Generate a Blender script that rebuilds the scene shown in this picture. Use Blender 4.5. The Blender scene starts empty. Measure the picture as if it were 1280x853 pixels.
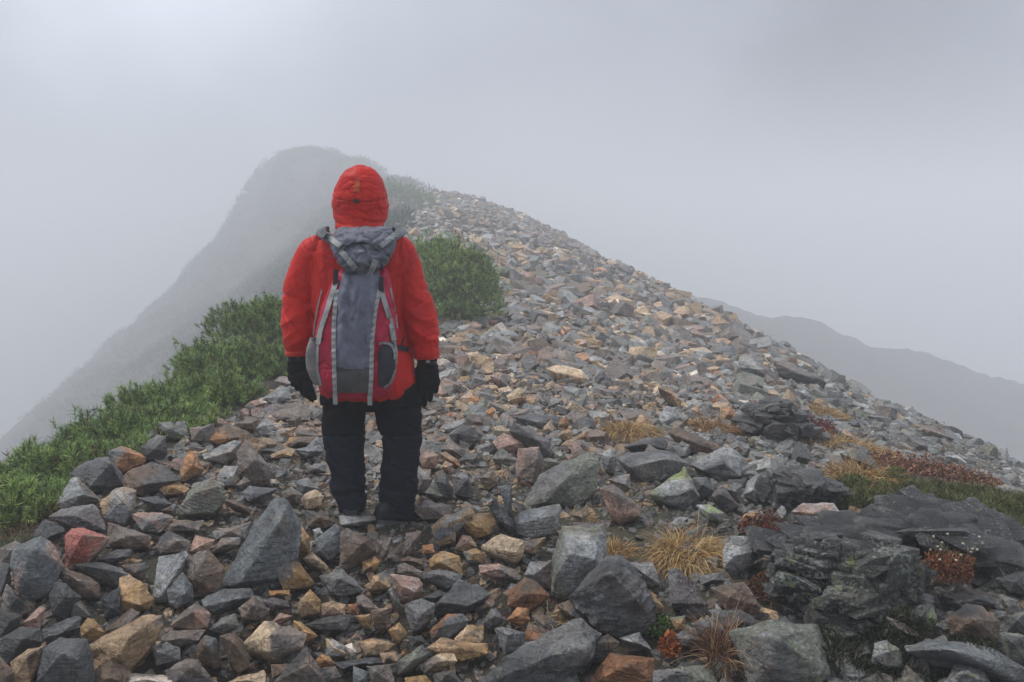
import bpy, bmesh, math, random
import numpy as np
from mathutils import Vector, Matrix, noise, Euler
from mathutils.bvhtree import BVHTree

R = math.radians
random.seed(7)
rng = np.random.default_rng(7)
scene = bpy.context.scene
C = scene.collection

# ------------------------------------------------------------ camera
CAMZ = 1.42
PITCH = R(7.24)
F_PX = 996.0
cam_d = bpy.data.cameras.new("camera")
cam_d.sensor_width = 36.0
cam_d.lens = 36.0 * F_PX / 1280.0
cam_d.clip_start = 0.05
cam_d.clip_end = 2000
cam = bpy.data.objects.new("camera", cam_d)
C.objects.link(cam)
cam.location = (0, 0, CAMZ)
cam.rotation_euler = (math.pi / 2 - PITCH, 0, 0)
scene.camera = cam

# ------------------------------------------------------------ light
SUN_EL, SUN_AZ = R(62), R(285)
world = bpy.data.worlds.new("World")
scene.world = world
world.use_nodes = True
wn, wl = world.node_tree.nodes, world.node_tree.links
wn.clear()
w_out = wn.new('ShaderNodeOutputWorld')
w_bg = wn.new('ShaderNodeBackground')
w_bg.inputs['Strength'].default_value = 0.078
w_sky = wn.new('ShaderNodeTexSky')
w_sky.sky_type = 'NISHITA'
w_sky.sun_disc = False
w_sky.sun_elevation = SUN_EL
w_sky.sun_rotation = SUN_AZ
w_tc = wn.new('ShaderNodeTexCoord')
w_n = wn.new('ShaderNodeTexNoise')
w_n.inputs['Scale'].default_value = 2.6
w_n.inputs['Detail'].default_value = 3.0
w_n.inputs['Roughness'].default_value = 0.45
w_map = wn.new('ShaderNodeMapping')
w_map.inputs['Location'].default_value = (0.35, 0.0, 0.2)
w_map.inputs['Scale'].default_value = (1.0, 1.0, 1.6)
w_r = wn.new('ShaderNodeValToRGB')
w_r.color_ramp.elements[0].position = 0.30
w_r.color_ramp.elements[0].color = (3.9, 4.15, 4.9, 1)
w_r.color_ramp.elements[1].position = 0.66
w_r.color_ramp.elements[1].color = (6.7, 7.1, 8.05, 1)
# darker banks of cloud and a brighter opening, at fixed places in the sky
def cloud_bank(prev, direction, radius, colour, amount):
    v = Vector(direction).normalized()
    nz_ = wn.new('ShaderNodeTexNoise'); nz_.inputs['Scale'].default_value = 5.0; nz_.inputs['Detail'].default_value = 3.0
    wl.new(w_tc.outputs['Generated'], nz_.inputs['Vector'])
    a = wn.new('ShaderNodeVectorMath'); a.operation = 'DISTANCE'; a.inputs[1].default_value = v
    wl.new(w_tc.outputs['Generated'], a.inputs[0])
    b = wn.new('ShaderNodeMath'); b.operation = 'MULTIPLY_ADD'; wl.new(nz_.outputs['Fac'], b.inputs[0])
    b.inputs[1].default_value = radius * 1.1; wl.new(a.outputs['Value'], b.inputs[2])
    m = wn.new('ShaderNodeMapRange'); m.interpolation_type = 'SMOOTHSTEP'
    m.inputs['From Min'].default_value = radius * 1.6; m.inputs['From Max'].default_value = radius * 0.35
    m.inputs['To Max'].default_value = amount
    wl.new(b.outputs[0], m.inputs['Value'])
    x = wn.new('ShaderNodeMix'); x.data_type = 'RGBA'
    wl.new(m.outputs[0], x.inputs[0]); wl.new(prev, x.inputs[6]); x.inputs[7].default_value = (*colour, 1)
    return x.outputs[2]
w_c = w_r.outputs['Color']
w_c = cloud_bank(w_c, (.46, 1, .17), .36, (1.8, 2.0, 2.5), .95)
w_c = cloud_bank(w_c, (.40, 1, .23), .17, (1.1, 1.2, 1.5), .9)
w_c = cloud_bank(w_c, (.49, 1, .13), .2, (.9, 1.0, 1.3), .9)
w_c = cloud_bank(w_c, (-.36, 1, .34), .34, (12.5, 13.7, 15.4), .95)
w_c = cloud_bank(w_c, (-.16, 1, .16), .22, (4.2, 4.5, 5.4), .6)
w_mix = wn.new('ShaderNodeMix')
w_mix.data_type = 'RGBA'
w_mix.inputs['Factor'].default_value = 0.88
wl.new(w_tc.outputs['Generated'], w_map.inputs['Vector'])
wl.new(w_map.outputs['Vector'], w_n.inputs['Vector'])
wl.new(w_n.outputs['Fac'], w_r.inputs['Fac'])
wl.new(w_sky.outputs['Color'], w_mix.inputs[6])
w_sep = wn.new('ShaderNodeSeparateXYZ'); wl.new(w_tc.outputs['Generated'], w_sep.inputs[0])
w_gr = wn.new('ShaderNodeValToRGB'); wl.new(w_sep.outputs['Z'], w_gr.inputs['Fac'])
_e = w_gr.color_ramp.elements
_e[0].position = 0.0; _e[0].color = (.30, .30, .30, 1)
_e[1].position = 1.0; _e[1].color = (1, 1, 1, 1)
_m = _e.new(0.03); _m.color = (.50, .50, .50, 1)
_m = _e.new(0.30); _m.color = (.56, .56, .56, 1)
w_mul = wn.new('ShaderNodeMix'); w_mul.data_type = 'RGBA'; w_mul.blend_type = 'MULTIPLY'; w_mul.inputs[0].default_value = 1.0
wl.new(w_c, w_mul.inputs[6]); wl.new(w_gr.outputs['Color'], w_mul.inputs[7])
w_sc = wn.new('ShaderNodeMix'); w_sc.data_type = 'RGBA'; w_sc.blend_type = 'MULTIPLY'; w_sc.inputs[0].default_value = 1.0
wl.new(w_mul.outputs[2], w_sc.inputs[6]); w_sc.inputs[7].default_value = (1.5, 1.5, 1.5, 1)
wl.new(w_sc.outputs[2], w_mix.inputs[7])
wl.new(w_mix.outputs[2], w_bg.inputs['Color'])
wl.new(w_bg.outputs['Background'], w_out.inputs['Surface'])

sun_d = bpy.data.lights.new("sun", 'SUN')
sun_d.energy = 1.5
sun_d.angle = R(10)
sun_d.color = (1.0, 0.96, 0.9)
sun = bpy.data.objects.new("sun", sun_d)
C.objects.link(sun)
_sd = Vector((math.sin(SUN_AZ) * math.cos(SUN_EL), math.cos(SUN_AZ) * math.cos(SUN_EL), math.sin(SUN_EL)))
sun.rotation_euler = (-_sd).to_track_quat('-Z', 'Y').to_euler()

vs = scene.view_settings
vs.view_transform = 'Standard'
vs.look = 'None'
vs.exposure = 0.55
vs.gamma = 1.0
vs.use_curve_mapping = False
scene.cycles.use_denoising = True
scene.cycles.max_bounces = 12
scene.cycles.diffuse_bounces = 3
scene.cycles.volume_bounces = 8
scene.cycles.use_adaptive_sampling = True
scene.cycles.adaptive_threshold = 0.01
HAZE_DENSITY = 0.0092
HAZE_COLOR = (0.960, 0.980, 0.999)

# ------------------------------------------------------------ helpers
cp, sp_ = math.cos(PITCH), math.sin(PITCH)
FWD = Vector((0, cp, -sp_))
UP = Vector((0, sp_, cp))
CAM = Vector((0, 0, CAMZ))

def ray(px, py):
    """direction of sight through a photograph measurement (1280x853), y component = 1"""
    a, b = (px - 640.0) / F_PX, (426.5 - py) / F_PX
    d = FWD + Vector((a, 0, 0)) + UP * b
    return d / d.y

def at(px, py, y):
    return CAM + ray(px, py) * y

def to_px(p):
    v = Vector(p) - CAM
    z = v.dot(FWD)
    return 640 + F_PX * v.x / z, 426.5 - F_PX * v.dot(UP) / z

def tag(o, label=None, cat=None, group=None, kind=None):
    if label: o['label'] = label
    if cat: o['category'] = cat
    if group: o['group'] = group
    if kind: o['kind'] = kind
    return o

def link(name, me, mats, parent=None, loc=None):
    o = bpy.data.objects.new(name, me)
    C.objects.link(o)
    if not isinstance(mats, (list, tuple)): mats = [mats]
    for m in mats: me.materials.append(m)
    if parent is not None: o.parent = parent
    if loc is not None: o.location = loc
    return o

def empty(name, loc, rz=0):
    o = bpy.data.objects.new(name, None)
    C.objects.link(o)
    o.location = loc
    o.rotation_euler = (0, 0, rz)
    o.empty_display_size = 0.1
    return o

def mesh_np(name, V, Fs, col=None, smooth=False):
    """V (n,3); Fs: list of (m,k) int arrays; col (n,4)"""
    me = bpy.data.meshes.new(name)
    V = np.asarray(V, dtype=np.float32)
    if not isinstance(Fs, (list, tuple)): Fs = [Fs]
    loops = np.concatenate([np.asarray(f).ravel() for f in Fs]).astype(np.int32)
    sizes = np.concatenate([np.full(len(f), np.asarray(f).shape[1]) for f in Fs]).astype(np.int32)
    starts = np.concatenate([[0], np.cumsum(sizes)[:-1]]).astype(np.int32)
    me.vertices.add(len(V)); me.vertices.foreach_set('co', V.ravel())
    me.loops.add(len(loops)); me.loops.foreach_set('vertex_index', loops)
    me.polygons.add(len(sizes)); me.polygons.foreach_set('loop_start', starts)
    me.polygons.foreach_set('loop_total', sizes)
    me.polygons.foreach_set('use_smooth', np.full(len(sizes), smooth, dtype=bool))
    me.update(calc_edges=True)
    me.validate()
    if col is not None:
        a = me.color_attributes.new('Col', 'FLOAT_COLOR', 'POINT')
        a.data.foreach_set('color', np.asarray(col, dtype=np.float32).ravel())
    return me

class NT:
    def __init__(s, name):
        s.m = bpy.data.materials.new(name); s.m.use_nodes = True
        s.t = s.m.node_tree; s.n = s.t.nodes; s.l = s.t.links
        s.b = s.n['Principled BSDF']
    def N(s, typ, **kw):
        n = s.n.new(typ)
        for k, v in kw.items():
            if k in n.inputs: s.put(n.inputs[k], v)
            else: setattr(n, k, v)
        return n
    def put(s, sock, v):
        if isinstance(v, bpy.types.NodeSocket): s.l.new(v, sock)
        else: sock.default_value = v
    def noise(s, vec, scale, detail=4, rough=0.55, dist=0.0):
        n = s.n.new('ShaderNodeTexNoise')
        if vec is not None: s.l.new(vec, n.inputs['Vector'])
        n.inputs['Scale'].default_value = scale
        n.inputs['Detail'].default_value = detail
        n.inputs['Roughness'].default_value = rough
        n.inputs['Distortion'].default_value = dist
        return n.outputs['Fac']
    def ramp(s, fac, pts):
        r = s.n.new('ShaderNodeValToRGB'); s.put(r.inputs['Fac'], fac)
        e = r.color_ramp.elements
        while len(e) < len(pts): e.new(0.5)
        for q, (p, c) in zip(e, pts):
            q.position = p
            q.color = (c, c, c, 1) if isinstance(c, (int, float)) else (*c, 1)
        return r.outputs['Color']
    def mix(s, fac, a, b, mode='MIX'):
        m = s.n.new('ShaderNodeMix'); m.data_type = 'RGBA'; m.blend_type = mode
        s.put(m.inputs[0], fac)
        for i, v in ((6, a), (7, b)):
            if isinstance(v, tuple) and len(v) == 3: v = (*v, 1)
            s.put(m.inputs[i], v)
        return m.outputs[2]
    def math(s, op, a, b=0.5):
        m = s.n.new('ShaderNodeMath'); m.operation = op
        s.put(m.inputs[0], a); s.put(m.inputs[1], b)
        return m.outputs[0]
    def bump(s, h, strength, dist):
        b = s.n.new('ShaderNodeBump'); b.inputs['Strength'].default_value = strength
        b.inputs['Distance'].default_value = dist; s.put(b.inputs['Height'], h)
        return b.outputs['Normal']
    def set(s, **kw):
        for k, v in kw.items():
            k = k.replace('_', ' ')
            if isinstance(v, tuple) and len(v) == 3: v = (*v, 1)
            s.put(s.b.inputs[k], v)
        return s.m

def rock_material():
    s = NT('rock_surface')
    pos = s.N('ShaderNodeNewGeometry').outputs['Position']
    at_ = s.N('ShaderNodeAttribute', attribute_name='Col')
    col = at_.outputs['Color']
    lich = s.math('MULTIPLY', at_.outputs['Alpha'], s.ramp(s.noise(pos, 5.5, 3, 0.6), [(0.36, 0.5), (0.6, 1.05)]))
    n1 = s.noise(pos, 9, 6, 0.62)
    n2 = s.noise(pos, 55, 6, 0.75)
    n3 = s.noise(pos, 260, 3, 0.6)
    strat = s.N('ShaderNodeMapping'); s.l.new(pos, strat.inputs['Vector'])
    strat.inputs['Rotation'].default_value = (0.5, 0.3, 0.2)
    strat.inputs['Scale'].default_value = (8, 12, 75)
    n4 = s.noise(strat.outputs['Vector'], 1.0, 4, 0.6)
    c = s.mix(1.0, col, s.ramp(n1, [(0.28, 0.52), (0.72, 1.5)]), 'MULTIPLY')
    c = s.mix(1.0, c, s.ramp(n2, [(0.3, 0.4), (0.7, 1.6)]), 'MULTIPLY')
    c = s.mix(0.5, c, s.ramp(n4, [(0.3, 0.7), (0.7, 1.3)]), 'MULTIPLY')
    # warm weathering stains
    st = s.ramp(s.noise(pos, 5.0, 5, 0.7, 0.6), [(0.54, 0.0), (0.68, 0.5)])
    c = s.mix(st, c, s.mix(1.0, c, (1.35, 0.98, 0.68), 'MULTIPLY'))
    # colour paler on raised edges, darker in hollows, for crisper form
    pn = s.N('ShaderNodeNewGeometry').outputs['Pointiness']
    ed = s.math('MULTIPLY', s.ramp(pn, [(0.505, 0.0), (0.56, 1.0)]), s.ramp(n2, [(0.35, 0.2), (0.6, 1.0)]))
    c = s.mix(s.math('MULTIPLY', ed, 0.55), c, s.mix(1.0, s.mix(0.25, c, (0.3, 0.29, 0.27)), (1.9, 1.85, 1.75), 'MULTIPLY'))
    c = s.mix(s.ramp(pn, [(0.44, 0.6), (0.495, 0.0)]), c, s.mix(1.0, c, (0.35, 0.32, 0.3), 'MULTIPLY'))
    # fine mineral specks
    sk = s.ramp(n3, [(0.63, 0.0), (0.72, 0.5)])
    c = s.mix(sk, c, s.mix(0.6, c, (0.42, 0.42, 0.40)))
    # cracks
    ck = s.N('ShaderNodeTexVoronoi', feature='DISTANCE_TO_EDGE')
    wv = s.N('ShaderNodeVectorMath', operation='ADD')
    wn_ = s.N('ShaderNodeTexNoise'); s.l.new(pos, wn_.inputs['Vector']); wn_.inputs['Scale'].default_value = 14
    sc = s.N('ShaderNodeVectorMath', operation='SCALE'); s.l.new(wn_.outputs['Color'], sc.inputs[0]); sc.inputs['Scale'].default_value = 0.12
    s.l.new(pos, wv.inputs[0]); s.l.new(sc.outputs[0], wv.inputs[1]); s.l.new(wv.outputs[0], ck.inputs['Vector'])
    ck.inputs['Scale'].default_value = 8
    crack = s.ramp(ck.outputs['Distance'], [(0.0, 0.0), (0.018, 1.0)])
    c = s.mix(s.ramp(crack, [(0, 0.45), (1, 0.0)]), c, (0.02, 0.018, 0.016))
    # lichen crusts : grey-white crust, then yellow-green rosettes
    l1 = s.noise(pos, 62, 7, 0.74, 0.5)
    th = s.math('SUBTRACT', 0.80, s.math('MULTIPLY', lich, 0.315))
    lf = s.math('MULTIPLY', s.math('SUBTRACT', l1, th), 16.0)
    lf = s.N('ShaderNodeClamp', Value=lf).outputs[0]
    c = s.mix(s.math('MULTIPLY', lf, 0.8), c, s.mix(n2, (0.18, 0.20, 0.18), (0.42, 0.45, 0.39)))
    l2 = s.noise(pos, 13, 5, 0.6, 0.5)
    th2 = s.math('SUBTRACT', 0.86, s.math('MULTIPLY', lich, 0.27))
    lf2 = s.N('ShaderNodeClamp', Value=s.math('MULTIPLY', s.math('SUBTRACT', l2, th2), 14.0)).outputs[0]
    c = s.mix(s.math('MULTIPLY', lf2, s.ramp(n2, [(0.35, 0.25), (0.6, 0.9)])), c, (0.27, 0.33, 0.12))
    h = s.math('ADD', s.math('MULTIPLY', n1, 0.8), s.math('ADD', s.math('MULTIPLY', n2, 0.35), s.math('MULTIPLY', n4, 0.35)))
    h = s.math('ADD', h, s.math('MULTIPLY', crack, 0.12))
    h = s.math('ADD', h, s.math('MULTIPLY', lf, 0.05))
    s.set(Base_Color=c, Roughness=s.ramp(n2, [(0.3, 0.24), (0.7, 0.55)]), Specular_IOR_Level=0.5,
          Normal=s.bump(h, 1.0, 0.032))
    return s.m

def soil_material():
    s = NT('soil_surface')
    pos = s.N('ShaderNodeNewGeometry').outputs['Position']
    n1 = s.noise(pos, 3, 6, 0.65)
    n2 = s.noise(pos, 45, 6, 0.7)
    vo = s.N('ShaderNodeTexVoronoi'); s.l.new(pos, vo.inputs['Vector']); vo.inputs['Scale'].default_value = 45
    c = s.mix(n1, (0.030, 0.024, 0.019), (0.085, 0.055, 0.034))
    c = s.mix(1.0, c, s.ramp(n2, [(0.3, 0.5), (0.7, 1.5)]), 'MULTIPLY')
    c = s.mix(0.5, c, s.mix(1.0, c, vo.outputs['Color'], 'MULTIPLY'))
    far = s.ramp(s.noise(pos, 0.35, 4), [(0.45, 0.0), (0.6, 1.0)])
    c = s.mix(s.math('MULTIPLY', far, 0.7), c, s.mix(n2, (0.04, 0.055, 0.025), (0.13, 0.12, 0.07)))
    h = s.math('ADD', s.math('MULTIPLY', vo.outputs['Distance'], -0.6), n2)
    return s.set(Base_Color=c, Roughness=0.9, Normal=s.bump(h, 1.0, 0.02))

def leaf_material(name, a, b, rough=0.6, trans=0.0):
    """Col attribute alpha picks between two foliage colours"""
    s = NT(name)
    at_ = s.N('ShaderNodeAttribute', attribute_name='Col')
    c = s.mix(1.0, at_.outputs['Color'], (1, 1, 1), 'MULTIPLY')
    s.set(Base_Color=c, Roughness=rough, Specular_IOR_Level=0.35)
    return s.m

def cloth_material(name, c1, rough=0.6, fold=0.0, weave=900, bumpd=0.0006, spec=0.3, var=0.25, sheen=0.0):
    s = NT(name)
    tc = s.N('ShaderNodeTexCoord').outputs['Object']
    n1 = s.noise(tc, 7, 4, 0.6)
    n2 = s.noise(tc, 60, 4, 0.65)
    n3 = s.noise(tc, weave, 2, 0.5)
    c = s.mix(1.0, c1, s.ramp(n1, [(0.3, 1 - var), (0.7, 1 + var)]), 'MULTIPLY')
    c = s.mix(1.0, c, s.ramp(n2, [(0.3, 0.88), (0.7, 1.12)]), 'MULTIPLY')
    h = s.math('ADD', s.math('MULTIPLY', n2, 3.0), s.math('MULTIPLY', n3, 0.6))
    s.set(Base_Color=c, Roughness=rough, Specular_IOR_Level=spec, Normal=s.bump(h, 0.6, bumpd), Sheen_Weight=sheen)
    return s.m

def plain_material(name, c, rough=0.5, metal=0.0):
    s = NT(name)
    tc = s.N('ShaderNodeTexCoord').outputs['Object']
    n = s.noise(tc, 90, 4, 0.6)
    return s.set(Base_Color=s.mix(1.0, c, s.ramp(n, [(0.3, 0.8), (0.7, 1.2)]), 'MULTIPLY'), Roughness=rough, Metallic=metal)

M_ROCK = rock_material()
M_SOIL = soil_material()
M_LEAF = leaf_material('needle_leaves', None, None, 0.5)
M_GRASS = leaf_material('dry_grass_blades', None, None, 0.65)

# ------------------------------------------------------------ terrain
def Wf(y): return np.maximum(y + 1.5, 2.0)
def dd(y):
    """measured distance -> distance in metres (the ridge runs far back)"""
    y = np.asarray(y, float)
    return y * (1 + np.clip((y - 6) * 0.095, 0, 3.0))
_dt = np.linspace(-10, 400, 16401); _dd = dd(_dt)
def undd(y): return np.interp(y, _dd, _dt)
# measured points: photo x, photo y, distance
CP = [
 (0,853,2.70),(320,853,2.75),(640,853,2.70),(960,853,2.60),(1280,853,2.45),
 (0,750,3.15),(320,750,3.2),(640,750,3.15),(960,750,3.05),(1280,745,2.95),
 (60,655,3.85),(250,655,3.85),(455,655,3.9),(700,655,3.9),(960,655,3.9),(1270,655,3.95),
 (150,600,4.4),(300,600,4.5),(455,600,4.6),(700,600,4.65),(980,600,4.9),(1230,612,5.2),
 (250,535,5.3),(455,545,5.4),(620,550,5.4),(800,550,5.6),(1000,550,6.2),(1160,560,7.2),(1262,582,8.0),
 (350,490,6.2),(600,500,6.5),(850,500,7.0),(1000,500,8.0),(1090,505,9.8),(1180,540,9.6),
 (480,450,7.6),(620,450,8.0),(800,450,8.8),(940,450,10.8),(1000,458,12.2),
 (450,405,9.4),(590,405,9.6),(720,400,10.6),(830,400,12.6),(895,400,14.0),
 (470,360,12.2),(650,350,13.0),(760,350,15.0),(815,355,16.6),
 (500,320,15.2),(620,300,17.0),(690,300,19.2),
 (480,285,19.0),(560,262,21.0),(615,264,22.5),(540,243,25.0),(500,225,31.0),(455,202,36.0),(380,193,40.0),
 (330,207,40.0),(345,194,40.0),(412,189,39.5),(318,226,39.6),(308,248,39.0),(275,300,39),(240,340,41),(200,385,43),(130,450,46),
 (430,240,35.0),(380,260,35.5),(330,330,34.0),
]
XYZ = [tuple(at(a, b, float(dd(c)))) for a, b, c in CP]
for _q in [  # land out of sight: flanks and far side  (x, y, z)
 (0,0.4,-0.25),(-2,0.4,-0.4),(2,0.4,-0.3),(0,-6,-1.0),(-4,-1,-1.8),(4.5,0,-1.3),(-6,2,-4.0),(7,1,-2.8),
 (-3.0,3.2,-0.35),(-5.5,4,-2.6),(-3.9,5.0,-0.9),(-9,6,-7),(3.2,3.2,-0.25),(4.6,3.6,-0.75),(9,4,-3.6),(16,6,-8),
 (-3.5,7.0,-0.25),(-5.2,8,-1.8),(-10,9,-7),(-3.6,10.5,0.1),(-6,12,-2.2),(-14,13,-10),
 (7.4,9,-2.35),(9.5,10,-4.2),(16,10,-9.5),(28,12,-17),
 (6.6,14,-2.1),(10,15,-5.6),(22,17,-14),
 (4.9,19,-0.9),(8.5,20,-4.2),(20,22,-13),
 (-4.0,14,-0.4),(-6.5,15.5,-3.2),(-12,18,-8),(-5.5,20,-0.4),(-8.5,22,-3.0),(-16,25,-7),
 (1.6,25,1.4),(5,27,-1.6),(-2.5,29,2.0),(2,33,-1.8),(10,30,-6),(-6,27,1.5),(-10,30,-0.6),
 (-6,38,3.2),(0,42,-3),(12,45,-12),(-11,45,5.2),(-16,44,1.0),(-22,34,-7),(-30,40,-13),
 (-12,58,0),(10,65,-18),(-35,60,-20),(45,40,-26),(-50,20,-26),(50,15,-26),(0,100,-30),(90,100,-34),(-90,100,-34),
 (0,160,-36),(160,160,-36),(-160,160,-36),(30,-6,-12),(-30,-6,-16),(60,-8,-26),(-60,-8,-28)]:
    _s = float(dd(_q[1]) / _q[1]) if _q[1] > 6 else 1.0
    XYZ.append((_q[0] * _s, _q[1] * _s, CAMZ + (_q[2] - CAMZ) * _s))
P = np.array(XYZ)
def warp(x, y): 
    w = Wf(y)
    return x / w * 1.6, np.log(w) + np.minimum(y - 0.5, 0) * 0.3
cu, cv = warp(P[:, 0], P[:, 1])
def U(r2):
    return 0.5 * r2 * np.log(r2 + 1e-12)
n = len(P)
K = U((cu[:, None] - cu[None]) ** 2 + (cv[:, None] - cv[None]) ** 2) + np.eye(n) * 0.0008
Pm = np.stack([np.ones(n), cu, cv], 1)
A = np.block([[K, Pm], [Pm.T, np.zeros((3, 3))]])
# interpolate a slope-like height (z divided by distance) so near and far ground are weighted alike
sol = np.linalg.solve(A, np.concatenate([P[:, 2] / Wf(P[:, 1]), np.zeros(3)]))
def height(x, y):
    x = np.asarray(x, float); y = np.asarray(y, float)
    u, v = warp(x, y)
    out = sol[-3] + sol[-2] * u + sol[-1] * v
    for i in range(n):
        out = out + sol[i] * U((u - cu[i]) ** 2 + (v - cv[i]) ** 2)
    return np.clip(out * Wf(y), -140, 42)

def fbm(x, y, s, seed=0.0):
    return np.array([noise.fractal(Vector((a * s + seed, b * s, 0.3)), 0.9, 2.1, 4) for a, b in zip(x.ravel(), y.ravel())]).reshape(x.shape)

ys = np.concatenate([np.linspace(-8, 0.4, 14), np.exp(np.linspace(math.log(2.0), math.log(680), 370)) - 1.5])
us = np.sinh(np.linspace(-2.6, 2.6, 331)) / math.sinh(2.6) * 2.6
gy, gu = np.meshgrid(ys, us, indexing='ij')
gx = gu * Wf(gy)
gx = np.clip(gx, -665, 665)
gz = height(gx, gy)
amp = np.clip(0.012 * Wf(gy), 0.02, 0.5)
nz = fbm(gx / amp, gy / amp, 0.045)
gz = gz + nz * amp * np.where(gy > 90, 2.2, 0.5)
ny, nx = gz.shape
gi = np.arange(ny * nx).reshape(ny, nx)
gf = np.stack([gi[:-1, :-1], gi[:-1, 1:], gi[1:, 1:], gi[1:, :-1]], -1).reshape(-1, 4)
GV = np.stack([gx, gy, gz], -1).reshape(-1, 3)
ground = link('ground', mesh_np('ground', GV, gf, smooth=True), M_SOIL)
tag(ground, kind='structure')
gbvh = BVHTree.FromPolygons([Vector(v) for v in GV], gf.tolist())
def hit(px, py, fallback=None):
    d = ray(px, py).normalized()
    p, nn, i, t = gbvh.ray_cast(CAM, d)
    return p if p is not None else fallback
def gz_at(x, y):
    p, nn, i, t = gbvh.ray_cast(Vector((x, y, 30)), Vector((0, 0, -1)))
    return (p.z, nn) if p is not None else (-30, Vector((0, 0, 1)))
def samp(x, y):
    """vectorised terrain height (bilinear on the grid) and normal"""
    j = np.interp(y, ys, np.arange(ny)); u = x / Wf(y); i = np.interp(u, us, np.arange(nx))
    j0 = np.clip(j.astype(int), 0, ny - 2); i0 = np.clip(i.astype(int), 0, nx - 2)
    fj, fi = j - j0, i - i0
    return (gz[j0, i0] * (1 - fj) * (1 - fi) + gz[j0 + 1, i0] * fj * (1 - fi) + gz[j0, i0 + 1] * (1 - fj) * fi + gz[j0 + 1, i0 + 1] * fj * fi)
def samp_n(x, y, e=0.15):
    zx = (samp(x + e, y) - samp(x - e, y)) / (2 * e)
    zy = (samp(x, y + e) - samp(x, y - e)) / (2 * e)
    nn = np.stack([-zx, -zy, np.ones_like(zx)], -1)
    return nn / np.linalg.norm(nn, axis=1, keepdims=True)

# far slopes standing in the mist
def hill(name, ridge, base_z, half, seed, rough=1.0):
    """a mountain spur: ridge = list of (x,y,z); falls away on both sides"""
    rp = [Vector(p) for p in ridge]
    V, nxs, nys = [], 80, 21
    for i in range(nxs):
        t = i / (nxs - 1) * (len(rp) - 1); k = min(int(t), len(rp) - 2)
        p = rp[k].lerp(rp[k + 1], t - k)
        d = (rp[k + 1] - rp[k]); d.z = 0; d.normalize(); s = Vector((d.y, -d.x, 0))
        for j in range(nys):
            w = (j / (nys - 1) - 0.5) * 2
            h = p.z + (base_z - p.z) * abs(w) ** 1.7
            q = p + s * (w * half)
            h += noise.fractal(Vector((q.x * 0.12 + seed, q.y * 0.12, 0)), 0.9, 2.0, 5) * rough * 1.6
            V.append((q.x, q.y, h))
    ii = np.arange(nxs * nys).reshape(nxs, nys)
    f = np.stack([ii[:-1, :-1], ii[1:, :-1], ii[1:, 1:], ii[:-1, 1:]], -1).reshape(-1, 4)
    o = link(name, mesh_np(name, V, f, smooth=True), M_SOIL)
    tag(o, kind='structure')
    return o
hill('hillside', [tuple(at(700, 335, 155)), tuple(at(780, 350, 152)), tuple(at(900, 380, 148)), tuple(at(1000, 402, 143)),
     tuple(at(1100, 432, 140)), tuple(at(1200, 458, 138)), tuple(at(1300, 487, 135)), tuple(at(1500, 540, 127))], -112, 85, 3.0, 1.1)

# ------------------------------------------------------------ haze
def haze_box():
    x0, x1, y0, y1, z0, z1 = -670, 670, -14, 690, -142, 27
    V = [(x, y, z) for x in (x0, x1) for y in (y0, y1) for z in (z0, z1)]
    f = np.array([[0, 1, 3, 2], [4, 6, 7, 5], [0, 4, 5, 1], [2, 3, 7, 6], [0, 2, 6, 4], [1, 5, 7, 3]])
    m = bpy.data.materials.new('haze_air'); m.use_nodes = True
    t = m.node_tree; t.nodes.clear()
    o = t.nodes.new('ShaderNodeOutputMaterial'); v = t.nodes.new('ShaderNodeVolumePrincipled')
    v.inputs['Color'].default_value = (*HAZE_COLOR, 1)
    v.inputs['Density'].default_value = HAZE_DENSITY
    v.inputs['Anisotropy'].default_value = 0.0
    t.links.new(v.outputs[0], o.inputs['Volume'])
    h = link('haze', mesh_np('haze', V, f), m)
    tag(h, kind='stuff')
haze_box()

# ------------------------------------------------------------ rocks
PAL = {'slate': (.082, .084, .085), 'dark': (.055, .055, .054), 'grey': (.155, .152, .147), 'lgrey': (.27, .275, .27),
 'blue': (.135, .145, .147), 'taupe': (.165, .138, .12), 'brown': (.12, .085, .06), 'tan': (.34, .24, .15), 'ltan': (.50, .39, .27),
 'ochre': (.31, .20, .10), 'orange': (.36, .19, .095), 'red': (.38, .13, .10), 'white': (.66, .58, .50), 'pink': (.31, .21, .17),
 'purple': (.125, .108, .108), 'green': (.15, .155, .125), 'black': (.028, .03, .033), 'rust': (.19, .095, .05)}
for _k, _v in list(PAL.items()):   # the mist greys every stone; keep their own hues a little fuller
    _l = sum(_v) / 3
    PAL[_k] = tuple(max(.015, (_l + (c - _l) * 1.14) * .92) for c in _v)
PAL['lime'] = (.20, .24, .11)
CNAME = {'lime': 'yellow-green', 'slate': 'slate-blue', 'dark': 'charcoal', 'grey': 'mid-grey', 'lgrey': 'light grey', 'blue': 'blue-grey', 'taupe': 'taupe',
 'brown': 'brown', 'tan': 'tan', 'ltan': 'pale tan', 'ochre': 'ochre', 'orange': 'orange', 'red': 'red', 'white': 'whitish',
 'pink': 'pinkish', 'purple': 'purplish', 'green': 'greenish grey', 'black': 'black', 'rust': 'rust-brown'}
TILE = {'A': (0, 653, 4.267), 'B': (200, 653, 4.267), 'C': (400, 653, 4.267), 'D': (600, 653, 4.267), 'E': (800, 653, 4.267),
 'F': (1040, 653, 4.267), 'G': (0, 480, 4.267), 'H': (200, 480, 4.267), 'I': (510, 480, 4.267), 'J': (700, 480, 4.267),
 'K': (900, 480, 4.267), 'L': (1060, 500, 4.66), 'M': (530, 380, 4.267), 'N': (750, 380, 4.267), 'P': (0, 0, 1.0)}
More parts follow.
